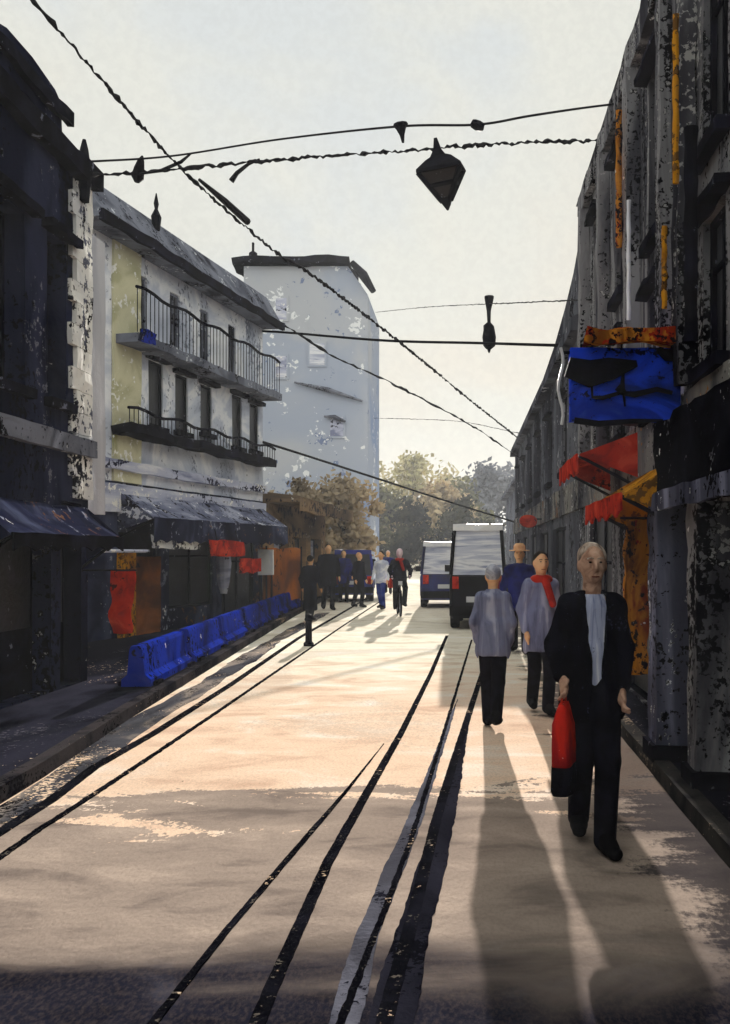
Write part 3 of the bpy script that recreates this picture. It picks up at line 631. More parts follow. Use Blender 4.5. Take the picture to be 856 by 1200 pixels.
MB().tube([(a,0,z1-.03),(P(657,0,YS).x,0,z1-.03)], .014, 6).build('bracket', M['ink'], sg)
MB().tube([(b_-.02,.05,z1-.1),(1.79,.05,z1-.1)], .03, 6).build('bracket', M['ink'], sg)
MB().gbox(P(684,0,YS).x, P(800,0,YS).x, -.16, .05, P(0,405,YS).z, P(0,388,YS).z, .05).build('hood', M['rust'], sg, jit=.05, jsc=4)
wb = MB().gbox(P(776,0,YS).x, P(800,0,YS).x, .07, .10, P(0,496,YS).z, P(0,425,YS).z, .06).build('backing', M['pale_stone'], sg, jit=.03, jsc=6)
# awnings on the right use the stone house frame; local x = 14.5 - Y
awning('awning', 'red awning high on the shopfront below the blue sign', 'awning', r1, 3.2, 5.0, 2.85, 2.62, .62, 'red', 'red', .2)
awning('awning', 'ochre awning with a red valance over the right shop door', 'awning', r1, 5.6, 7.6, 2.42, 2.05, .62, 'ochre', 'red', .17)
cp = thing('shop_canopy', 'deep black shop canopy at the right edge above the grey pillar', 'canopy', r1.location, r1.rotation_euler.z)
MB().gbox(7.7, 12.5, -.42, -.02, 2.0, 2.55, .2).build('box', M['black_wash'], cp, jit=.04, jsc=3)
MB().gbox(7.7, 12.5, -.45, -.423, 1.92, 2.05, .2).build('edge', M['pillar_grey'], cp, jit=.02, jsc=3)
pg = thing('shop_pillar', 'streaked blue grey pillar standing under the black canopy on the right', 'pillar', (1.56, 7.0, .1))
MB().gbox(-.16,.16,-.16,.16,.0,1.88,.1).build('shaft', M['pillar_grey'], pg, jit=.018, jsc=5)
MB().gbox(-.2,.2,-.2,.2,0,.12,.1).build('base', M['black_wash'], pg, jit=.015)
pg2 = thing('shop_pillar', 'black and pale streaked pillar cut by the right edge, nearest to the viewer', 'pillar', (1.62, 6.15, .1))
MB().gbox(-.13,.13,-.13,.13,0,1.85,.1).build('shaft', M['right_wall'], pg2, jit=.02, jsc=5)
MB().gbox(-.17,.17,-.17,.17,0,.12,.1).build('base', M['black_wash'], pg2, jit=.015)
oc = thing('hanging_cloth', 'orange and rust cloth hanging in the shop doorway behind the walking man', 'cloth', (1.52, 8.35, .55), R(6))
MB().gbox(-.1,.12,-.02,.02,0,1.36,.06).build('cloth', M['rust'], oc, jit=.05, jsc=4)
MB().tube([(-.14,0,1.38),(.28,0,1.38)], .014, 6).build('rail', M['ink'], oc)
t = thing('shop_sign', 'small red oval sign on the lower house far along the right side', 'sign', (1.45, 21.5, 2.35))
MB().lathe([(.19,-.03),(.21,0),(.19,.03)], n=18).build('board', M['red'], t, jit=.03); kids(t)[-1].rotation_euler = (R(90),0,0); kids(t)[-1].scale = (1,.75,1)
MB().tube([(.1,.04,.05),(.42,.04,.05)], .02, 6).build('bracket', M['ink'], t)

# ------------------------------------------------------------------ blue barriers along the left kerb
def barrier():
    t = thing('street_barrier', 'x', 'barrier', (0,0,0), 0, 'low blue barriers along the left kerb')
    prof = [(-.17,0),(.17,0),(.17,.08),(.10,.14),(.07,.42),(.05,.46),(-.05,.46),(-.07,.42),(-.10,.14),(-.17,.08)]
    sh_ = MB().prism(prof, 'x', .06, 2.24).build('shell', M['blue'], t, jit=.012, jsc=3)
    MB().tube([(2.25,0,.3),(2.46,0,.3)], .035, 8).build('coupling', M['rubber'], t)
    for x in (.3, 2.05): MB().box(x-.14, x+.14, -.22, .22, -.0, .045).build('foot', M['black_trim'], t)
    return t
proto = barrier(); pts = []
labs = ['blue barrier nearest the viewer, first of the row on the left kerb', 'blue barrier second from the near end of the row', 'blue barrier third from the near end, in front of the red shop signs',
        'blue barrier in the middle of the row on the left kerb', 'blue barrier third from the far end of the row on the left kerb', 'blue barrier second from the far end, by the closed parasol', 'blue barrier at the far end of the row, nearest the people']
s_ = 10.6
def kx(y):
    for (x0,y0),(x1,y1) in zip(KL, KL[1:]):
        if y0 <= y <= y1: return x0+(x1-x0)*(y-y0)/(y1-y0)
for i in range(7):
    o = proto if i == 0 else copy_tree(proto)
    y = s_ + i*2.4; x = kx(y)-.36; x2 = kx(y+2.3)-.36
    o.location = (x, y, .1); o.rotation_euler = (0,0,math.atan2(2.3, x2-x)); o['label'] = labs[i]
q = G(362, 757)
t = tag(MB().lathe([(.09,0),(.09,.05),(.06,.08),(.055,.42),(.075,.46),(.05,.54),(.01,.56)], n=12).build('bollard', M['ink']), 'short black bollard standing between the tram rails on the left', 'bollard')
t.location = q

# ------------------------------------------------------------------ overhead wires
def curve_pts(anchor, n):                     # Catmull-Rom through 3-D points
    a = [Vector(p) for p in anchor]; a = [a[0]*2-a[1]] + a + [a[-1]*2-a[-2]]; o = []
    for i in range(1, len(a)-2):
        for k in range(n):
            t_ = k/n; p0,p1,p2,p3 = a[i-1:i+3]
            o.append(.5*((2*p1)+(p2-p0)*t_+(2*p0-5*p1+4*p2-p3)*t_*t_+(3*p1-p0-3*p2+p3)*t_**3))
    o.append(a[-2]); return o
def line(p0, p1, mids):
    """wire from p0 to p1 (pixel, depth) hanging through the given pixels, depth interpolated along it"""
    A = P(*p0); B = P(*p1); pts = [A]
    for px, py in mids:
        # point on the vertical plane through A and B in that column
        k = (px-VPX)/FPX; t_ = (k*A.y-A.x)/((B.x-A.x)-k*(B.y-A.y)); Y = A.y+(B.y-A.y)*t_
        pts.append(P(px, py, Y))
    return pts+[B]
def wire(anchor, rad, label, rough=0, n=10, fine=.05, name='overhead_wire'):
    pts = curve_pts(anchor, n); wr = random.Random(len(label)); pp = []; rr = []; s_ = 0
    if rough:                                  # re-sample finely so that the lumps of a frayed cable show
        q = []
        for a, b in zip(pts, pts[1:]):
            m = max(1, int((b-a).length/fine)); q += [a.lerp(b, i/m) for i in range(m)]
        pts = q+[pts[-1]]
    for i, p in enumerate(pts):
        v = .5*mnoise.noise(Vector((i*.61, 3.3+len(pts)*.01, 1.7)))+.5*(wr.random()-.5)
        w_ = mnoise.noise(Vector((i*.05, 9.3, len(pts)*.37)))
        r_ = rad*(1+.25*w_)
        if rough: r_ = rad*max(.16, .5+rough*v*1.05+.2*w_); p = p+Vector((0,0,rad*.9*mnoise.noise(Vector((i*.9,5.5,2.2)))))
        pp.append(p); rr.append(r_)
    o = MB().tube(pp, rr, 6).build(name, M['cable'], smooth=True)
    return tag(o, label, 'wire', 'overhead wires across the street'), pts
YA = FPX*4.5/(VPX-95)
w1, p1 = wire(line((93,190,YA),(728,121,FPX*XR/(728-VPX)),[(200,183),(330,163),(470,148),(560,146),(620,136),(680,127)]), .013, 'thin smooth black wire spanning high across the street, uppermost of them')
w2, p2 = wire(line((100,206,YA-.05),(700,165,FPX*XR/155),[(200,199),(330,187),(470,177),(600,168)]), .036, 'rough frayed cable spanning the street that carries the dark lantern', rough=1.0, fine=.035)
Y3 = FPX*4.5/(VPX+45)
w3, p3 = wire(line((-45,-95,Y3),(612,517,FPX*XR/(612-VPX)),[(40,2),(130,106),(205,190),(262,243),(325,297),(368,324),(470,402),(555,472)]), .040, 'long frayed tram wire slanting from the top left corner down to the right', rough=.9, fine=.04)
w5, p5 = wire(line((308,388,O.y+mlx(308)*math.cos(ang)),(662,405,FPX*XR/(662-VPX)),[(340,390),(450,399),(560,402)]), .030, 'straight thick wire crossing below the small lamp')
w6, p6 = wire(line((440,366,Y0-.0),(694,351,FPX*XR/(694-VPX)),[(500,360),(600,355)]), .020, 'faint thin wire that carries the small narrow lamp', rough=.5, fine=.1)
w7, p7 = wire(line((438,490,Y0),(610,508,FPX*XR/(610-VPX)),[(480,491),(540,494)]), .022, 'short faint wire low over the far end of the street', rough=.6, fine=.12)
w8, p8 = wire(line((308,518,O.y+mlx(308)*math.cos(ang)),(604,612,FPX*XR/(604-VPX)),[(350,531),(440,560),(520,586)]), .032, 'lowest wire, sloping down to the right in front of the trees')
w9, p9 = wire(line((300,362,O.y+mlx(300)*math.cos(ang)),(614,540,FPX*XR/(614-VPX)),[(345,388),(390,417),(440,440),(500,470),(555,500)]), .045, 'second frayed wire below the slanting tram wire, thickest near its right end', rough=1.0, fine=.09)
w9['group'] = w3['group']
# fittings on the wires (parts)
def near(pts, px):
    return min(pts, key=lambda p: abs(VPX+FPX*p.x/p.y-px))
def ins(pts, px, prof, par, tilt=0, nm='insulator'):
    p = near(pts, px); o = MB().lathe(prof, n=10).build(nm, M['ink'], par, jit=.01, jsc=9); o.location = p; o.rotation_euler = (0, R(tilt), 0)
ins(p1, 475, [(.015,-.19),(.03,-.10),(.06,-.03),(.09,.02),(.02,.03)], w1, -8)
ins(p1, 558, [(.02,-.06),(.09,-.03),(.08,.02),(.02,.04)], w1, 20)
ins(p2, 162, [(.03,-.12),(.08,-.06),(.06,.05),(.04,.14),(.01,.2)], w2, 12)
a = near(p1, 228); MB().tube([a, a+Vector((-.12,0,-.1)), a+Vector((-.35,0,-.2)), a+Vector((-.6,0,-.24))], [.01,.02,.02,.012], 6).build('tie', M['cable'], w1)
a = near(p2, 304); MB().tube([a+Vector((.02,0,.03)), a+Vector((-.12,0,-.03)), a+Vector((-.26,0,-.14)), a+Vector((-.33,0,-.24))], [.012,.02,.026,.035], 6).build('hook', M['cable'], w2)
a, b_ = near(p3, 234), near(p3, 290); MB().tube([a+Vector((.0,0,.08)), (a+b_)/2+Vector((0,0,.1)), b_+Vector((0,0,.10))], [.02,.045,.05], 8).build('splice', M['cable'], w3)
# lantern on the rough cable
lp = near(p2, 516)
ln = thing('hanging_lantern', 'dark broken-looking four sided street lantern hanging from the rough upper cable', 'lantern', (lp.x, lp.y, lp.z-.30)); ln.rotation_euler = (R(4), R(-16), R(38)); ln.scale = (1.42,)*3; ln.location.z -= .02
MB().lathe([(.05,.13),(.10,.14),(.05,.20),(.02,.30)], n=4).build('finial', M['ink'], ln)
MB().lathe([(.30,.0),(.29,.03),(.16,.12),(.06,.15)], n=4).build('cap', M['ink'], ln, jit=.02, jsc=7)
mb = MB()
for k in range(4):
    w_ = math.pi/2*k; mb.tube([(.27*math.cos(w_),.27*math.sin(w_),.01),(.06*math.cos(w_),.06*math.sin(w_),-.24)], .025, 5)
    w2_ = w_+math.pi/2; mb.tube([(.17*math.cos(w_),.17*math.sin(w_),-.11),(.17*math.cos(w2_),.17*math.sin(w2_),-.11)], .022, 5)
mb.build('frame', M['ink'], ln)
MB().lathe([(.01,-.33),(.05,-.28),(.08,-.22)], n=4).build('bottom', M['ink'], ln)
MB().lathe([(.03,-.14),(.07,-.08),(.06,.0),(.03,.02)], n=10).build('bulb', M['glass_dark'], ln)
mb = MB()
for k in range(3):
    w_ = math.pi/2*k+.02; c_, s2 = math.cos(w_), math.sin(w_); c3, s3 = math.cos(w_+math.pi/2), math.sin(w_+math.pi/2)
    mb.add([(.26*c_,.26*s_ if False else .26*s2,0),(.26*c3,.26*s3,0),(.06*c3,.06*s3,-.23),(.06*c_,.06*s2,-.23)], [(0,1,2,3)])
mb.build('glass', M['glass_dark'], ln)
lp = near(p6, 574)
l2 = thing('hanging_lamp', 'small narrow black street lamp hanging from the faint thin wire', 'lamp', (lp.x, lp.y, lp.z-.6))
MB().lathe([(.035,.2),(.045,.45),(.10,.72),(.10,.76)], n=10).build('stem', M['ink'], l2, jit=.01)
MB().lathe([(.05,-.36),(.13,-.28),(.15,-.1),(.12,.05),(.11,.14),(.05,.2)], n=8).build('shade', M['ink'], l2, jit=.02, jsc=6)
MB().lathe([(.01,-.44),(.03,-.40),(.04,-.35)], n=8).build('tip', M['ink'], l2)

# ------------------------------------------------------------------ trees at the end of the street
def tree(name, label, base, h, wd, mat, n, leaf, seed, group='trees at the end of the street', low=.12, trunk=True):
    rnd = random.Random(seed); t = thing(name, label, 'tree' if trunk else 'bush', base, 0, group)
    tips = []; mb = MB()
    if trunk:
        mb.tube([(0,0,-.1),(.1,0,h*.25),(-.1,.1,h*.55),(.1,0,h*.85)], [h*.03,h*.022,h*.014,h*.005], 8)
    for k in range(9 if trunk else 6):
        a = rnd.uniform(0, 6.28); z0 = h*rnd.uniform(.12,.6) if trunk else 0.05; r_ = wd*rnd.uniform(.25,.45); z1 = z0+h*rnd.uniform(.12,.35)
        e = Vector((math.cos(a)*r_, math.sin(a)*r_, z1)); mb.tube([(0,0,z0),e*.5+Vector((0,0,z0*.4)),e], [h*.012,h*.008,h*.003], 6); tips.append(e)
    mb.build('trunk' if trunk else 'stems', M['bark'], t)
    cl = []
    for k in range(34):
        z = h*rnd.uniform(low, 1.0); u = (z/h-low)/(1-low); rr = wd*.5*(math.sin(min(1,max(.08,u*.9+.12))*math.pi)**.6)*rnd.uniform(.25,1.0); a = rnd.uniform(0,6.28)
        cl.append((Vector((math.cos(a)*rr, math.sin(a)*rr, min(z, h*.97))), wd*rnd.uniform(.07,.17)))
    for e in tips: cl.append((e, wd*.14))
    vs = []; fs = []
    for k in range(n):
        c, s_ = rnd.choice(cl)
        p = c+Vector((rnd.gauss(0,.55),rnd.gauss(0,.55),rnd.gauss(0,.5)))*s_
        if p.z < .1: p.z = .1
        u = Vector((rnd.gauss(0,1),rnd.gauss(0,1),rnd.gauss(0,1))).normalized(); v = u.orthogonal().normalized(); q = leaf*rnd.uniform(.5,1.3)
        i = len(vs); vs += [p+u*q, p+v*q*.7, p-u*q, p-v*q*.6]; fs.append((i,i+1,i+2,i+3))
    MB().add(vs, fs).build('crown', M[mat], t)
    return t
def T(name, label, px, ytop, wpx, Y, mat, n, leaf, seed, **k):
    b = P(px, 0, Y); h = P(0, ytop, Y).z; tree(name, label, (b.x, Y, 0), h, wpx/FPX*Y, mat, n, leaf, seed, **k)
T('autumn_tree', 'small tan leaved tree in front of the pale blue block', 408, 566, 100, 39, 'leaf_tan', 5200, .14, 3, low=.25)
T('autumn_tree', 'small brownish tree beside the market hall roof', 352, 568, 80, 37, 'leaf_tan', 4200, .13, 31, low=.25)
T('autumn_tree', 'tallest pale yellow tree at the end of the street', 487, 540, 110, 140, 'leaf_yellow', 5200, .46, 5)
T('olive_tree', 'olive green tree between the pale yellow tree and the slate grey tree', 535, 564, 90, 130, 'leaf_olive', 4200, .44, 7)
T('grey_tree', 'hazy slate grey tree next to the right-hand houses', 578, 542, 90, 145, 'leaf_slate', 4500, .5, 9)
T('autumn_tree', 'wide ochre tree low between the pale yellow tree and the vans', 512, 572, 95, 100, 'leaf_tan', 4600, .34, 41, low=.05)
T('olive_tree', 'olive brown tree in front of the tan leaved tree', 445, 578, 100, 105, 'leaf_olive', 4200, .36, 12)
T('dark_bush', 'dark bush behind the walking people, left one', 425, 606, 80, 78, 'leaf_dark', 3200, .22, 21, trunk=False, low=0, group='dark bushes at the end of the street')
T('dark_bush', 'dark bush behind the cyclist, in the middle of the street end', 480, 596, 85, 84, 'leaf_dark', 3400, .24, 22, trunk=False, low=0, group='dark bushes at the end of the street')
T('dark_bush', 'dark bush right behind the two vehicles', 545, 590, 90, 88, 'leaf_dark', 3400, .24, 23, trunk=False, low=0, group='dark bushes at the end of the street')
T('dark_bush', 'brownish dark bush beside the low market hall', 372, 600, 80, 72, 'leaf_olive', 3000, .22, 24, trunk=False, low=0, group='dark bushes at the end of the street')

# ------------------------------------------------------------------ vehicles
def vehicle(name, label, cat, loc, rz_, W_, Lg, H, body, roofm, glass, tall=True):
    t = thing(name, label, cat, loc, rz_)           # rear faces local -y
    hw = W_/2
    def section(y, w0, w1, zb, zs):                # lower body ring
        return [(-w0*.94,y,zb),(-w0,y,zb+.14),(-w0,y,zs-.1),(-w1,y,zs),(w1,y,zs),(w0,y,zs-.1),(w0,y,zb+.14),(w0*.94,y,zb)]
    zs = H*.52
    ys = [0,.08,.3,Lg*.3,Lg*.7,Lg*.92,Lg]
    ws = [.90,.97,1,1,1,.96,.82]; zt = [zs*.97,zs,zs,zs,zs*.98,zs*.90,zs*.78]
    vs = []; 
    for y, k, z in zip(ys, ws, zt): vs += section(y, hw*k, hw*k*.95, .24, z)
    n = 8; m = len(ys)
    fs = [(i*n+k, i*n+(k+1) % n, (i+1)*n+(k+1) % n, (i+1)*n+k) for i in range(m-1) for k in range(n)]+[tuple(range(n)), tuple(range((m-1)*n, m*n))[::-1]]
    MB().add(vs, fs).build('body', M[body], t, smooth=False, jit=.008)
    # cabin
    z0, z1 = zs-.01, H-.14
    cy = [(.03,.94),(.10,.96),(Lg*.55,.95),(Lg*.72,.92)]
    top = [(.12,.82),(.16,.86),(Lg*.5,.86),(Lg*.58,.8)]
    lo_ = [(cy[0][0],hw*.93),(cy[3][0],hw*.93)]; hi = [(top[0][0],hw*.82),(top[3][0],hw*.80)]
    r_ = .045
    for sx in (-1,1):
        mid = (lo_[0][0]+lo_[1][0])/2
        for a_, b_ in (((sx*hw*.93,lo_[0][0],z0),(sx*hw*.82,hi[0][0],z1)), ((sx*hw*.93,lo_[1][0],z0),(sx*hw*.80,hi[1][0],z1)), ((sx*hw*.935,mid,z0),(sx*hw*.82,mid,z1))):
            MB().tube([a_, b_], r_, 6).build('pillar', M[body], t)
    cab = [(-hw*.92,lo_[0][0]+.01,z0),(hw*.92,lo_[0][0]+.01,z0),(hw*.92,lo_[1][0]-.01,z0),(-hw*.92,lo_[1][0]-.01,z0),
           (-hw*.81,hi[0][0]+.01,z1),(hw*.81,hi[0][0]+.01,z1),(hw*.79,hi[1][0]-.01,z1),(-hw*.79,hi[1][0]-.01,z1)]
    for nm_, f_, g_ in (('rear_window',(0,1,5,4),glass),('side_window',(1,2,6,5),'glass_dark'),('side_window',(3,0,4,7),'glass_dark'),('windscreen',(2,3,7,6),'glass_dark')):
        MB().add([cab[i] for i in f_], [(0,1,2,3)]).build(nm_, M[g_], t)
    g = MB().gbox(-hw*.86, hw*.86, .08, hi[1][0]+.04, z1, z1+.14, .25); g.build('roof', M[roofm], t, jit=.025, jsc=4)
    # rear: bumper, tailgate line, plate, lights
    MB().gbox(-hw*.96, hw*.96, -.09, -.004, .30, .50, .2).build('bumper', M['rubber'], t, jit=.01)
    MB().box(-.24,.24,-.03,-.006,.58,.70).build('number_plate', M['plate'], t)
    for sx in (-1,1):
        MB().gbox(min(sx*hw*.66,sx*hw*.88), max(sx*hw*.66,sx*hw*.88), -.035, .02, zs-.30, zs-.04, .08).build('tail_light', M['red'], t, jit=.01)
        MB().gbox(min(sx*(hw+.03),sx*(hw+.20)), max(sx*(hw+.03),sx*(hw+.20)), Lg*.62, Lg*.66, zs+.02, zs+.18, .1).build('mirror', M['rubber'], t, jit=.01)
        for y in (Lg*.17, Lg*.80):
            wh = MB(); c = Vector((sx*(hw-.11), y, .31)); vs = []; fs = []; nn = 20
            prof = [(.20,-.095),(.29,-.095),(.31,-.06),(.31,.06),(.29,.095),(.20,.095)]
            for k in range(nn):
                w_ = 2*math.pi*k/nn
                for r2_, dx in prof: vs.append((c.x+dx, c.y+r2_*math.cos(w_), c.z+r2_*math.sin(w_)))
            mm = len(prof); fs = [(k*mm+j, k*mm+(j+1) % mm, ((k+1) % nn)*mm+(j+1) % mm, ((k+1) % nn)*mm+j) for k in range(nn) for j in range(mm)]
            wo = bpy.data.objects.new('wheel', None); COL.objects.link(wo); wo.parent = t
            MB().add(vs, fs).build('tyre', M['rubber'], wo)
            r3_ = MB().lathe([(.20,-.06),(.20,.06)], n=16); r3_.v = [(c.x+z, c.y+x, c.z+y) for x, y, z in r3_.v]; r3_.build('rim', M['plate'], wo)
    return t
vx = P(560, 0, 19.8).x
vehicle('delivery_van', 'tall black van with white roof and pale rear window, seen from behind', 'van', (vx, 19.8, 0), R(-2), 1.22, 3.2, 2.24, 'van_dark', 'white_paint', 'glass_pale')
vx = P(523, 0, 27.5).x
vehicle('hatchback', 'blue car with red tail lights and pale roof ahead of the black van', 'car', (vx, 27.5, 0), R(1), 1.55, 3.7, 1.95, 'van_blue', 'white_paint', 'glass_pale')
vx = P(414, 0, 31).x
vehicle('parked_car', 'bright blue car on the left, half hidden behind the walking people', 'car', (vx, 31, 0), R(6), 1.4, 3.4, 1.72, 'car_blue', 'car_blue', 'glass_dark')

# ------------------------------------------------------------------ people: bodies grown as one surface from a distance field
def surf(prims, vox, clip=None, k=.03):
    lo_ = np.array([1e9]*3); hi_ = -lo_
    for p in prims:
        if p[0] == 'c': pts = np.array([p[1], p[2]]); r_ = max(p[3], p[4])*max(1, *(p[5] if len(p) > 5 else (1,1,1)))
        else: pts = np.array([p[1]]); r_ = max(p[2])
        lo_ = np.minimum(lo_, pts.min(0)-r_); hi_ = np.maximum(hi_, pts.max(0)+r_)
    lo_ -= 3*vox; hi_ += 3*vox; n = np.ceil((hi_-lo_)/vox).astype(int)+1
    ax = [lo_[i]+vox*np.arange(n[i]) for i in range(3)]; F = np.full(n, 10.0)
    for p in prims:
        neg = p[0].isupper(); ty = p[0].lower()
        if ty == 'c':
            a, b = np.array(p[1], float), np.array(p[2], float); sq = np.array(p[5] if len(p) > 5 else (1,1,1), float); r_ = max(p[3], p[4])*max(1,sq.max()); pmin, pmax = np.minimum(a,b)-r_, np.maximum(a,b)+r_
        else:
            c = np.array(p[1], float); rad = np.array(p[2], float); pmin, pmax = c-rad, c+rad
        mg = k*2+3*vox
        i0 = np.clip(np.floor((pmin-mg-lo_)/vox).astype(int), 0, n); i1 = np.clip(np.ceil((pmax+mg-lo_)/vox).astype(int)+1, 0, n)
        sl = tuple(slice(i0[i], i1[i]) for i in range(3))
        X, Y, Z = np.meshgrid(*[ax[i][sl[i]] for i in range(3)], indexing='ij')
        if ty == 'c':
            Q = np.stack([X,Y,Z], -1)/sq; A = a/sq; B = b/sq; ab = B-A; L2 = max(ab@ab, 1e-9)
            t_ = np.clip(((Q-A)@ab)/L2, 0, 1); d_ = np.linalg.norm(Q-(A+t_[...,None]*ab), axis=-1)-(p[3]+(p[4]-p[3])*t_); d_ = d_*sq.min()
        else:
            q = np.stack([(X-c[0])/rad[0],(Y-c[1])/rad[1],(Z-c[2])/rad[2]], -1); l = np.linalg.norm(q, axis=-1); d_ = (l-1)*rad.min()
        f = F[sl]
        if neg: F[sl] = np.maximum(f, -d_)
        else:
            h = np.maximum(k-np.abs(f-d_), 0)/k; F[sl] = np.minimum(f, d_)-h*h*k*.25
    if clip:
        X, Y, Z = np.meshgrid(*ax, indexing='ij'); F = np.maximum(F, clip(X, Y, Z))
    # surface nets
    ins_ = F < 0; nx, ny, nz = F.shape
    acc = np.zeros((nx-1,ny-1,nz-1,3)); cnt = np.zeros((nx-1,ny-1,nz-1))
    base = np.stack(np.meshgrid(np.arange(nx-1),np.arange(ny-1),np.arange(nz-1), indexing='ij'), -1)
    cor = [(i,j,l) for i in (0,1) for j in (0,1) for l in (0,1)]
    for c0 in cor:
        for axis in range(3):
            if c0[axis]: continue
            c1 = list(c0); c1[axis] = 1
            f0 = F[c0[0]:c0[0]+nx-1, c0[1]:c0[1]+ny-1, c0[2]:c0[2]+nz-1]; f1 = F[c1[0]:c1[0]+nx-1, c1[1]:c1[1]+ny-1, c1[2]:c1[2]+nz-1]
            cr = (f0 < 0) != (f1 < 0); t_ = np.where(cr, f0/np.where(cr, f0-f1, 1), 0)
            pos = np.zeros(acc.shape); pos += np.array(c0); pos[...,axis] += t_
            acc += pos*cr[...,None]; cnt += cr
    act = cnt > 0; idx = np.full(act.shape, -1); idx[act] = np.arange(act.sum())
    V = (base[act]+acc[act]/cnt[act][:,None])*vox+lo_
    faces = []
    for axis in range(3):
        o = [(1,2),(2,0),(0,1)][axis]
        s0 = [slice(1,-1)]*3; s0[axis] = slice(0,-1); s1 = list(s0); s1[axis] = slice(1,None)
        a0 = ins_[tuple(s0)]; a1 = ins_[tuple(s1)]; cr = np.argwhere(a0 != a1)
        if not len(cr): continue
        fl = a0[tuple(cr.T)]; g = cr.copy()
        for ax_ in range(3):
            if ax_ != axis: g[:,ax_] += 1
        def cell(du, dv):
            h = g.copy(); h[:,o[0]] -= du; h[:,o[1]] -= dv; return idx[tuple(h.T)]
        q = np.stack([cell(1,1),cell(0,1),cell(0,0),cell(1,0)], 1); q[~fl] = q[~fl][:,::-1]; faces.append(q)
    return V, np.concatenate(faces)
def sdf_obj(name, mat, parent, prims, vox, clip=None, k=.03, jit=0):
    V, Fc = surf(prims, vox, clip, k)
    me = bpy.data.meshes.new(name); me.from_pydata(V.tolist(), [], Fc.tolist()); me.update()
    if jit:
        for v in me.vertices: v.co += mnoise.noise_vector(v.co*16)*jit
    me.shade_smooth(); me.materials.append(mat)
    o = bpy.data.objects.new(name, me); COL.objects.link(o); o.parent = parent
    return o

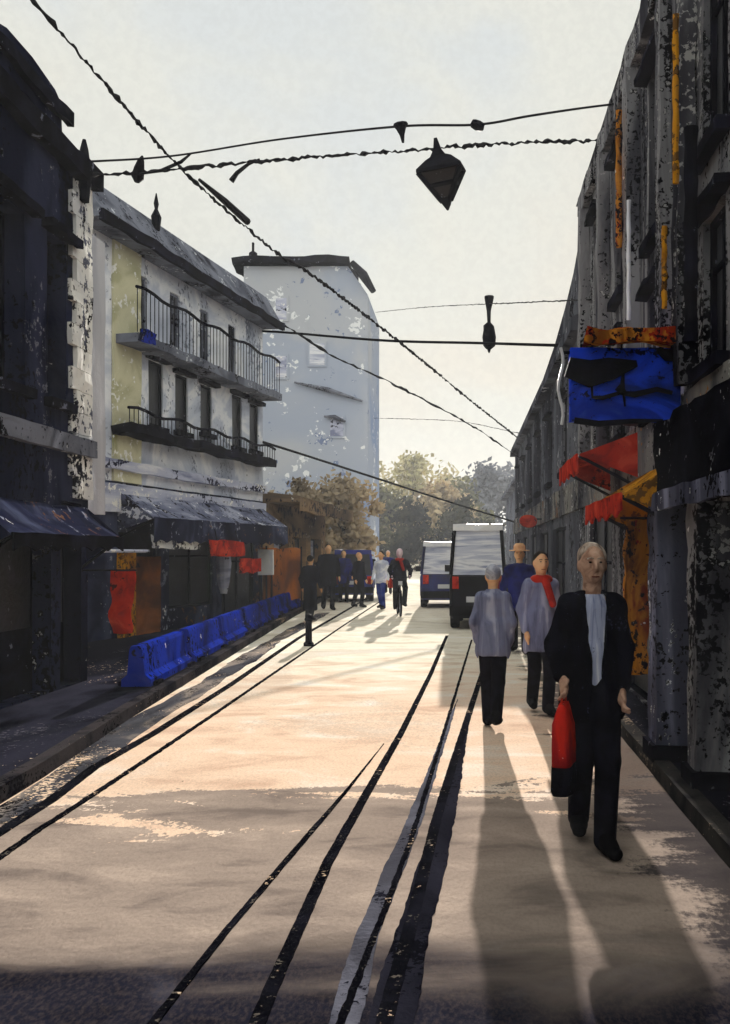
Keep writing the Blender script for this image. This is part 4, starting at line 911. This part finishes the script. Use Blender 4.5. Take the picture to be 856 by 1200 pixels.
def person(label, loc, rz_, H, vox=.014, coat='coat_black', trousers='trousers', shirt=None, hair='hair_dark', skin='skin_tan', coat_len=.78, group=None,
           larm=None, rarm=None, lleg=None, rleg=None, hat=None, scarf=None, face=False, fingers=False, wide=1.0, tilt=0.0, seat=False, hairlen=0, curl=True):
    """faces local -y; x>0 is the figure's left. Arms: (elbow, wrist); legs: (knee, ankle)"""
    s = H/1.75
    t = thing('person', label, 'person', loc, rz_, group)
    la = larm or ((.27,.03,1.14),(.28,-.06,.90)); ra = rarm or ((-.27,.03,1.14),(-.28,-.06,.90))
    ll = lleg or ((.10,-.08,.50),(.10,-.02,.09)); rl = rleg or ((-.10,.03,.50),(-.10,.16,.12))
    def sc(p): return tuple(q*s for q in p)
    prim = []; C_ = lambda a, b, r0, r1, sq=None: ('c', sc(a), sc(b), r0*s, r1*s) + ((sq,) if sq else ())
    E_ = lambda c, r_, nm='e': (nm, sc(c), tuple(q*s for q in r_))
    hx = tilt
    body = [C_((0,0,.98),(0,0,1.12),.105*wide,.10*wide,(1.15,.8,1)), C_((0,0,1.12),(0,0,1.36),.10*wide,.105*wide,(1.2,.8,1)), C_((-.15*wide,0,1.41),(.15*wide,0,1.41),.055,.055),
            C_((0,.01,1.42),(hx*.5,-.01,1.56),.058,.052), E_((hx,-.015,1.645),(.074,.092,.112)), E_((hx,-.045,1.585),(.052,.058,.058)),
            E_((hx,-.108,1.63),(.013,.022,.024)), E_((hx,-.10,1.612),(.018,.018,.010)), E_((hx-.076,.0,1.635),(.012,.022,.032)), E_((hx+.076,.0,1.635),(.012,.022,.032))]
    if face: body += [E_((hx-.03,-.112,1.657),(.016,.012,.009),'E'), E_((hx+.03,-.112,1.657),(.016,.012,.009),'E'), E_((hx,-.112,1.572),(.024,.006,.004),'E')]
    for sg_, (e, wst) in ((1, la), (-1, ra)):
        body += [C_((sg_*.16*wide,0,1.40),e,.045,.040), C_(e,wst,.042,.028)]
        wv = Vector(wst); dv = (wv-Vector(e)).normalized(); side = Vector((sg_*-.2,-1,0)).normalized(); nrm = dv.cross(side).normalized(); side = nrm.cross(dv)
        pm = wv+dv*.075
        if fingers:
            body += [C_(tuple(wv+dv*.01), tuple(pm-side*.0), .026, .034, (.75,1.15,1))]
            for q_, ln_ in enumerate((.070,.078,.072,.056)):
                b0 = wv+dv*.095+side*(.034-.022*q_); b1 = b0+dv*ln_*.5+nrm*(-sg_*.012); cu = .9 if curl else .3
                b2 = b1+(dv*(1-cu*.6)+nrm*(-sg_)*cu).normalized()*ln_*.45
                body += [C_(tuple(b0-dv*.03), tuple(b1), .0115, .0100), C_(tuple(b1), tuple(b2), .0100, .0085)]
            tb = wv+dv*.03+side*.03; body += [C_(tuple(tb), tuple(tb+dv*.035+side*.025), .0135, .0115), C_(tuple(tb+dv*.035+side*.025), tuple(tb+dv*.065+side*.022-nrm*sg_*.012), .0115, .009)]
        else:
            body += [C_(tuple(wv), tuple(pm), .026, .034, (.7,1.1,1)), C_(tuple(pm), tuple(pm+dv*.075), .026, .016, (.7,1.1,1)), C_(tuple(wv+dv*.03+side*.02), tuple(wv+dv*.085+side*.045), .013, .010)]
    for sg_, (kn, an) in ((1, ll), (-1, rl)):
        body += [C_((sg_*.085,0,.93),kn,.085,.056), C_(kn,an,.055,.038), C_(tuple(an),(an[0]+sg_*.02,an[1]-.13,max(.035,an[2]-.05)),.038,.032)]
    sdf_obj('body', M[skin], t, body, vox*s if not fingers else .0055, k=.012*s if fingers else .025*s)
    tr = []; shoe = []
    for sg_, (kn, an) in ((1, ll), (-1, rl)):
        tr += [C_((sg_*.085*min(1,wide+.1),0,.93),kn,.10,.074), C_(kn,(an[0],an[1]+.005,an[2]-.015),.074,.064)]
        shoe.append([C_((an[0],an[1]+.035,an[2]-.03),(an[0]+sg_*.025,an[1]-.15,max(.04,an[2]-.05)),.048,.042,(1,1,.9)), C_((an[0],an[1]+.01,an[2]+.04),(an[0]+sg_*.01,an[1]-.07,max(.055,an[2]-.03)),.052,.046)])
    tr += [C_((0,0,.93),(0,0,.98),.115*min(1,wide+.04),.10*min(1,wide+.04),(1.2,.85,1))]
    sdf_obj('trousers', M[trousers], t, tr, vox*s, k=.02*s)
    for sh_ in shoe: sdf_obj('shoe', M['rubber'], t, sh_, vox*s*.8)
    if shirt:
        sdf_obj('shirt', M[shirt], t, [C_((0,-.005,.97),(0,-.005,1.15),.122*wide,.118*wide,(1.15,.86,1)), C_((0,-.005,1.15),(0,-.005,1.38),.118*wide,.122*wide,(1.2,.86,1)), C_((0,0,1.40),(0,-.005,1.475),.075,.066)], vox*s,
                clip=lambda X,Y,Z: np.maximum(Z-1.47*s, .93*s-Z), k=.03*s)
    cl_ = [C_((0,.01,coat_len),(0,.005,1.08),max(.17*wide,.165),max(.15*wide,.136),(1.2,.88,1)), C_((0,.005,1.08),(0,.005,1.36),.145*wide,.15*wide,(1.22,.86,1)), C_((-.165*wide,0,1.405),(.165*wide,0,1.405),.072,.072), C_((0,.012,1.42),(0,.012,1.475),.095,.075)]
    for sg_, (e, wst) in ((1, la), (-1, ra)):
        m_ = Vector(e).lerp(Vector(wst), .93); cl_ += [C_((sg_*.175*wide,0,1.395),e,.072,.06), C_(e,tuple(m_),.06,.05)]
    def cclip(X, Y, Z):
        d_ = np.maximum(Z-1.50*s, -9+0*Z); d_ = np.maximum(d_, (coat_len-.06)*s-Z)if True else d_
        return d_
    if shirt:
        def cclip(X, Y, Z):
            wv = (.030+.030*np.clip((Z/s-1.05)/.35, 0, 1)+.02*np.clip((1.02-Z/s)/.2, 0, 1))*s      # open front, wider at collar and hem
            op = np.minimum(wv-np.abs(X-.012*s), -Y-.03*s)
            low_ = np.where(np.abs(X) < .245*s*wide, (coat_len-.06)*s-Z, -9)
            return np.maximum(np.maximum(Z-1.49*s, op), low_)
    else:
        def cclip(X, Y, Z):
            low_ = np.where(np.abs(X) < .22*s*wide, (coat_len-.06)*s-Z, -9)
            return np.maximum(Z-1.50*s, low_)
    sdf_obj('coat', M[coat], t, cl_, vox*s, clip=cclip, k=.035*s, jit=.007)
    # hair / hat
    hr = [E_((hx,.012,1.675),(.086,.098,.098))]
    if hairlen: hr += [C_((hx,.05,1.62),(hx,.06,1.62-hairlen),.075,.06,(1.2,.8,1))]
    sdf_obj('hair', M[hair], t, hr, vox*s*.7, clip=lambda X,Y,Z: np.maximum((1.69*s-Z)*.6+(-.035*s-Y)*.8, 1.60*s-Z-hairlen*1.3*s-.0*Y), k=.02*s, jit=.006*s if face else .003)
    if hat:
        h = MB().lathe([(.17*s,1.70*s),(.17*s,1.715*s),(.10*s,1.72*s),(.095*s,1.79*s),(.06*s,1.83*s)], (hx*s,0,0), 16).build('hat', M[hat], t, smooth=False)
    if scarf: sdf_obj('scarf', M[scarf], t, [C_((-.05,-.02,1.46),(.05,-.02,1.46),.078,.078,(1,1,.7)), C_((.02,-.12,1.44),(.09,-.155,1.2),.045,.04,(1,.7,1))], vox*s*.8, k=.02)
    if face:
        for sx in (-.03,.03):
            MB().lathe([(.003,-.005),(.008,-.003),(.009,0),(.008,.003),(.003,.005)], (sc((sx+hx,-.100,1.655))), 10).build('eye', M['ink'], t)
            MB().tube([sc((sx+hx-.018,-.100,1.674)),sc((sx+hx,-.107,1.681)),sc((sx+hx+.018,-.100,1.676))], .004, 6).build('eyebrow', M[hair], t)
        MB().tube([sc((hx-.022,-.100,1.573)),sc((hx,-.106,1.571)),sc((hx+.022,-.100,1.573))], .0042, 6).build('mouth', M['lip'], t)
    return t

# the walking man in front
F_ = G(694, 992)
man = person('man in open black coat and pale shirt carrying a red bag, nearest the viewer', (F_.x, F_.y, 0), R(4), 1.66, vox=.0085, shirt='shirt', hair='hair_white', skin='skin',
             coat_len=.80, face=True, fingers=True, larm=((.20,.06,1.14),(.165,-.06,.93)), rarm=((-.205,.07,1.16),(-.19,-.07,1.00)),
             lleg=((.07,-.10,.52),(.05,-.12,.085)), rleg=((-.06,.02,.50),(-.04,.20,.13)), wide=.74, tilt=-.0)
# red bag from his right hand (picture left)
s_ = 1.66/1.75
hand = (Matrix.Translation(man.location) @ Matrix.Rotation(R(4),4,'Z')) @ Vector((-.188*s_, -.125*s_, .935*s_))
bag = thing('shopping_bag', 'slim red shopping bag with a black bottom, hanging from the hand of the walking man', 'bag', (hand.x, hand.y, hand.z-.56), R(72))
def sack(prof, name, mat):
    vs = []; n = 16
    for z, ax_, ay_ in prof:
        for k in range(n):
            w_ = 2*math.pi*k/n; c, s2 = math.cos(w_), math.sin(w_); e = .55
            vs.append((ax_*math.copysign(abs(c)**e, c), ay_*math.copysign(abs(s2)**e, s2), z))
    fs = [(i*n+k, i*n+(k+1) % n, (i+1)*n+(k+1) % n, (i+1)*n+k) for i in range(len(prof)-1) for k in range(n)]+[tuple(range(n))[::-1], tuple(range((len(prof)-1)*n, len(prof)*n))]
    MB().add(vs, fs).build(name, M[mat], bag, smooth=True, jit=.008, jsc=9)
sack([(.16,.115,.055),(.25,.12,.055),(.38,.115,.05),(.46,.10,.03),(.49,.09,.015)], 'body', 'crimson')
sack([(.0,.09,.05),(.03,.11,.058),(.159,.117,.056)], 'bottom', 'coat_black')
MB().tube([(-.06,0,.475),(-.04,0,.53),(0,0,.562),(.04,0,.53),(.06,0,.475)], .0065, 6).build('handle', M['scarf'], bag)

# group by the vehicles
q = G(578, 852); person('person in a blue grey jacket with grey hair, walking away beside the black van', (q.x, q.y, 0), R(175), 1.50, vox=.011, coat='coat_grey', hair='hair_grey', coat_len=.84, wide=.70, larm=((.195,.04,1.14),(.165,-.06,.93)), rarm=((-.195,.04,1.14),(-.17,-.04,.91)), lleg=((.07,-.10,.50),(.055,-.04,.09)), rleg=((-.06,.05,.50),(-.045,.22,.14)), group='people walking on the right')
q = G(634, 836); person('person in a lavender grey coat with a red scarf, right of the straw hat', (q.x, q.y, 0), R(12), 1.62, vox=.011, coat='coat_grey', hair='hair_dark', scarf='scarf', face=True, coat_len=.74, wide=.74, larm=((.205,.04,1.14),(.175,-.06,.93)), rarm=((-.205,.04,1.14),(-.18,-.04,.91)), lleg=((.07,-.12,.50),(.05,-.10,.09)), rleg=((-.06,.03,.50),(-.045,.18,.13)), group='people walking on the right')
q = G(609, 766); person('person in a navy jacket and straw hat, behind the two people in grey', (q.x, q.y, 0), R(-8), 1.70, coat='coat_navy', hat='straw', face=True, group='people walking on the right')
# group on the left
gl = 'people walking on the left'
q = G(364, 728); person('slim person in a long black coat, first from the left in the far group', (q.x, q.y, 0), R(160), 1.55, vox=.02, coat_len=.35, group=gl)
q = G(385, 715); person('broad person all in black, tallest in the far group', (q.x, q.y, 0), R(20), 1.86, vox=.02, wide=1.15, coat_len=.7, group=gl)
q = G(421, 712); person('person in black turned sideways in front of the bright blue car', (q.x, q.y, 0), R(60), 1.62, vox=.02, coat_len=.6, hair='straw', group=gl)
q = G(447, 714); person('person in white top and blue trousers, left of the cyclist', (q.x, q.y, 0), R(-30), 1.66, vox=.02, coat='cloth_white', trousers='cloth_blue', coat_len=.85, scarf=None, group=gl)
qb = q
t = thing('red_bag', 'small red shoulder bag beside the person in blue trousers', 'bag', (q.x+.30, q.y-.05, .62), R(-30))
MB().gbox(-.05,.05,-.13,.13,0,.28,.07).build('body', M['red'], t, jit=.02, jsc=8); MB().tube([(0,-.1,.27),(-.05,-.05,.55),(-.05,.05,.55),(0,.1,.27)], .012, 6).build('strap', M['red'], t)
q = G(403, 706); person('person in dark clothes half hidden behind the tallest person in black', (q.x, q.y, 0), R(10), 1.70, vox=.022, coat='coat_navy', coat_len=.7, group=gl)
q = G(433, 704); person('person in a dark coat with grey hair, between the car and the white top', (q.x, q.y, 0), R(-10), 1.68, vox=.022, coat_len=.5, hair='hair_grey', group=gl)
q = G(455, 696); person('farthest person in the left crowd, in navy, behind the cyclist', (q.x, q.y, 0), R(0), 1.70, vox=.024, coat='coat_navy', coat_len=.7, hair='pink', group=gl)
# cyclist
q = G(468, 721)
bk = thing('bicycle', 'dark bicycle ridden towards the viewer by the person in pink and black', 'bicycle', (q.x, q.y, 0), R(8))
for y in (-.52,.52):
    wo = bpy.data.objects.new('wheel', None); COL.objects.link(wo); wo.parent = bk; wo.location = (0,y,.34)
    MB().tube([(0,.32*math.cos(a/24*6.2832),.32*math.sin(a/24*6.2832)) for a in range(25)], .025, 6).build('tyre', M['rubber'], wo)
    mb = MB().tube([(0,.295*math.cos(a/24*6.2832),.295*math.sin(a/24*6.2832)) for a in range(25)], .012, 5)
    for a in range(10): mb.tube([(0,0,0),(0,.29*math.cos(a*.628),.29*math.sin(a*.628))], .004, 4)
    mb.build('rim', M['slate'], wo)
MB().tube([(0,.52,.34),(0,.1,.3),(0,-.38,.78),(0,.25,.82),(0,.1,.3)], .02, 6).tube([(0,.25,.82),(0,.52,.34)], .015, 6).build('frame', M['ink'], bk)
MB().tube([(.0,-.52,.34),(0,-.40,.78),(0,-.36,.98)], .018, 6).build('fork', M['ink'], bk)
MB().tube([(-.27,-.30,1.0),(-.1,-.37,1.0),(.1,-.37,1.0),(.27,-.30,1.0)], .016, 6).build('handlebar', M['ink'], bk)
MB().gbox(-.07,.07,.12,.36,.86,.92,.07).build('saddle', M['ink'], bk, jit=.01)
MB().gbox(-.05,.05,-.46,-.40,.80,.90,.05).build('lamp', M['plate'], bk)
MB().tube([(-.14,.08,.2),(.14,.12,.4)], .012, 5).build('pedals', M['ink'], bk)
person('cyclist in a pinkish hood and dark jacket riding on the left of the street', (q.x, q.y+.19, 0.02), R(8), 1.70, vox=.02, coat='coat_black', hair='pink', skin='pink', coat_len=.93, scarf='scarf',
       larm=((.28,-.18,1.18),(.24,-.42,1.03)), rarm=((-.28,-.18,1.18),(-.24,-.42,1.03)), lleg=((.13,-.30,.72),(.12,-.10,.30)), rleg=((-.13,-.24,.62),(-.12,-.06,.22)), hairlen=.05)

S.render.engine = 'CYCLES'
S.cycles.use_denoising = True
S.cycles.max_bounces = 6
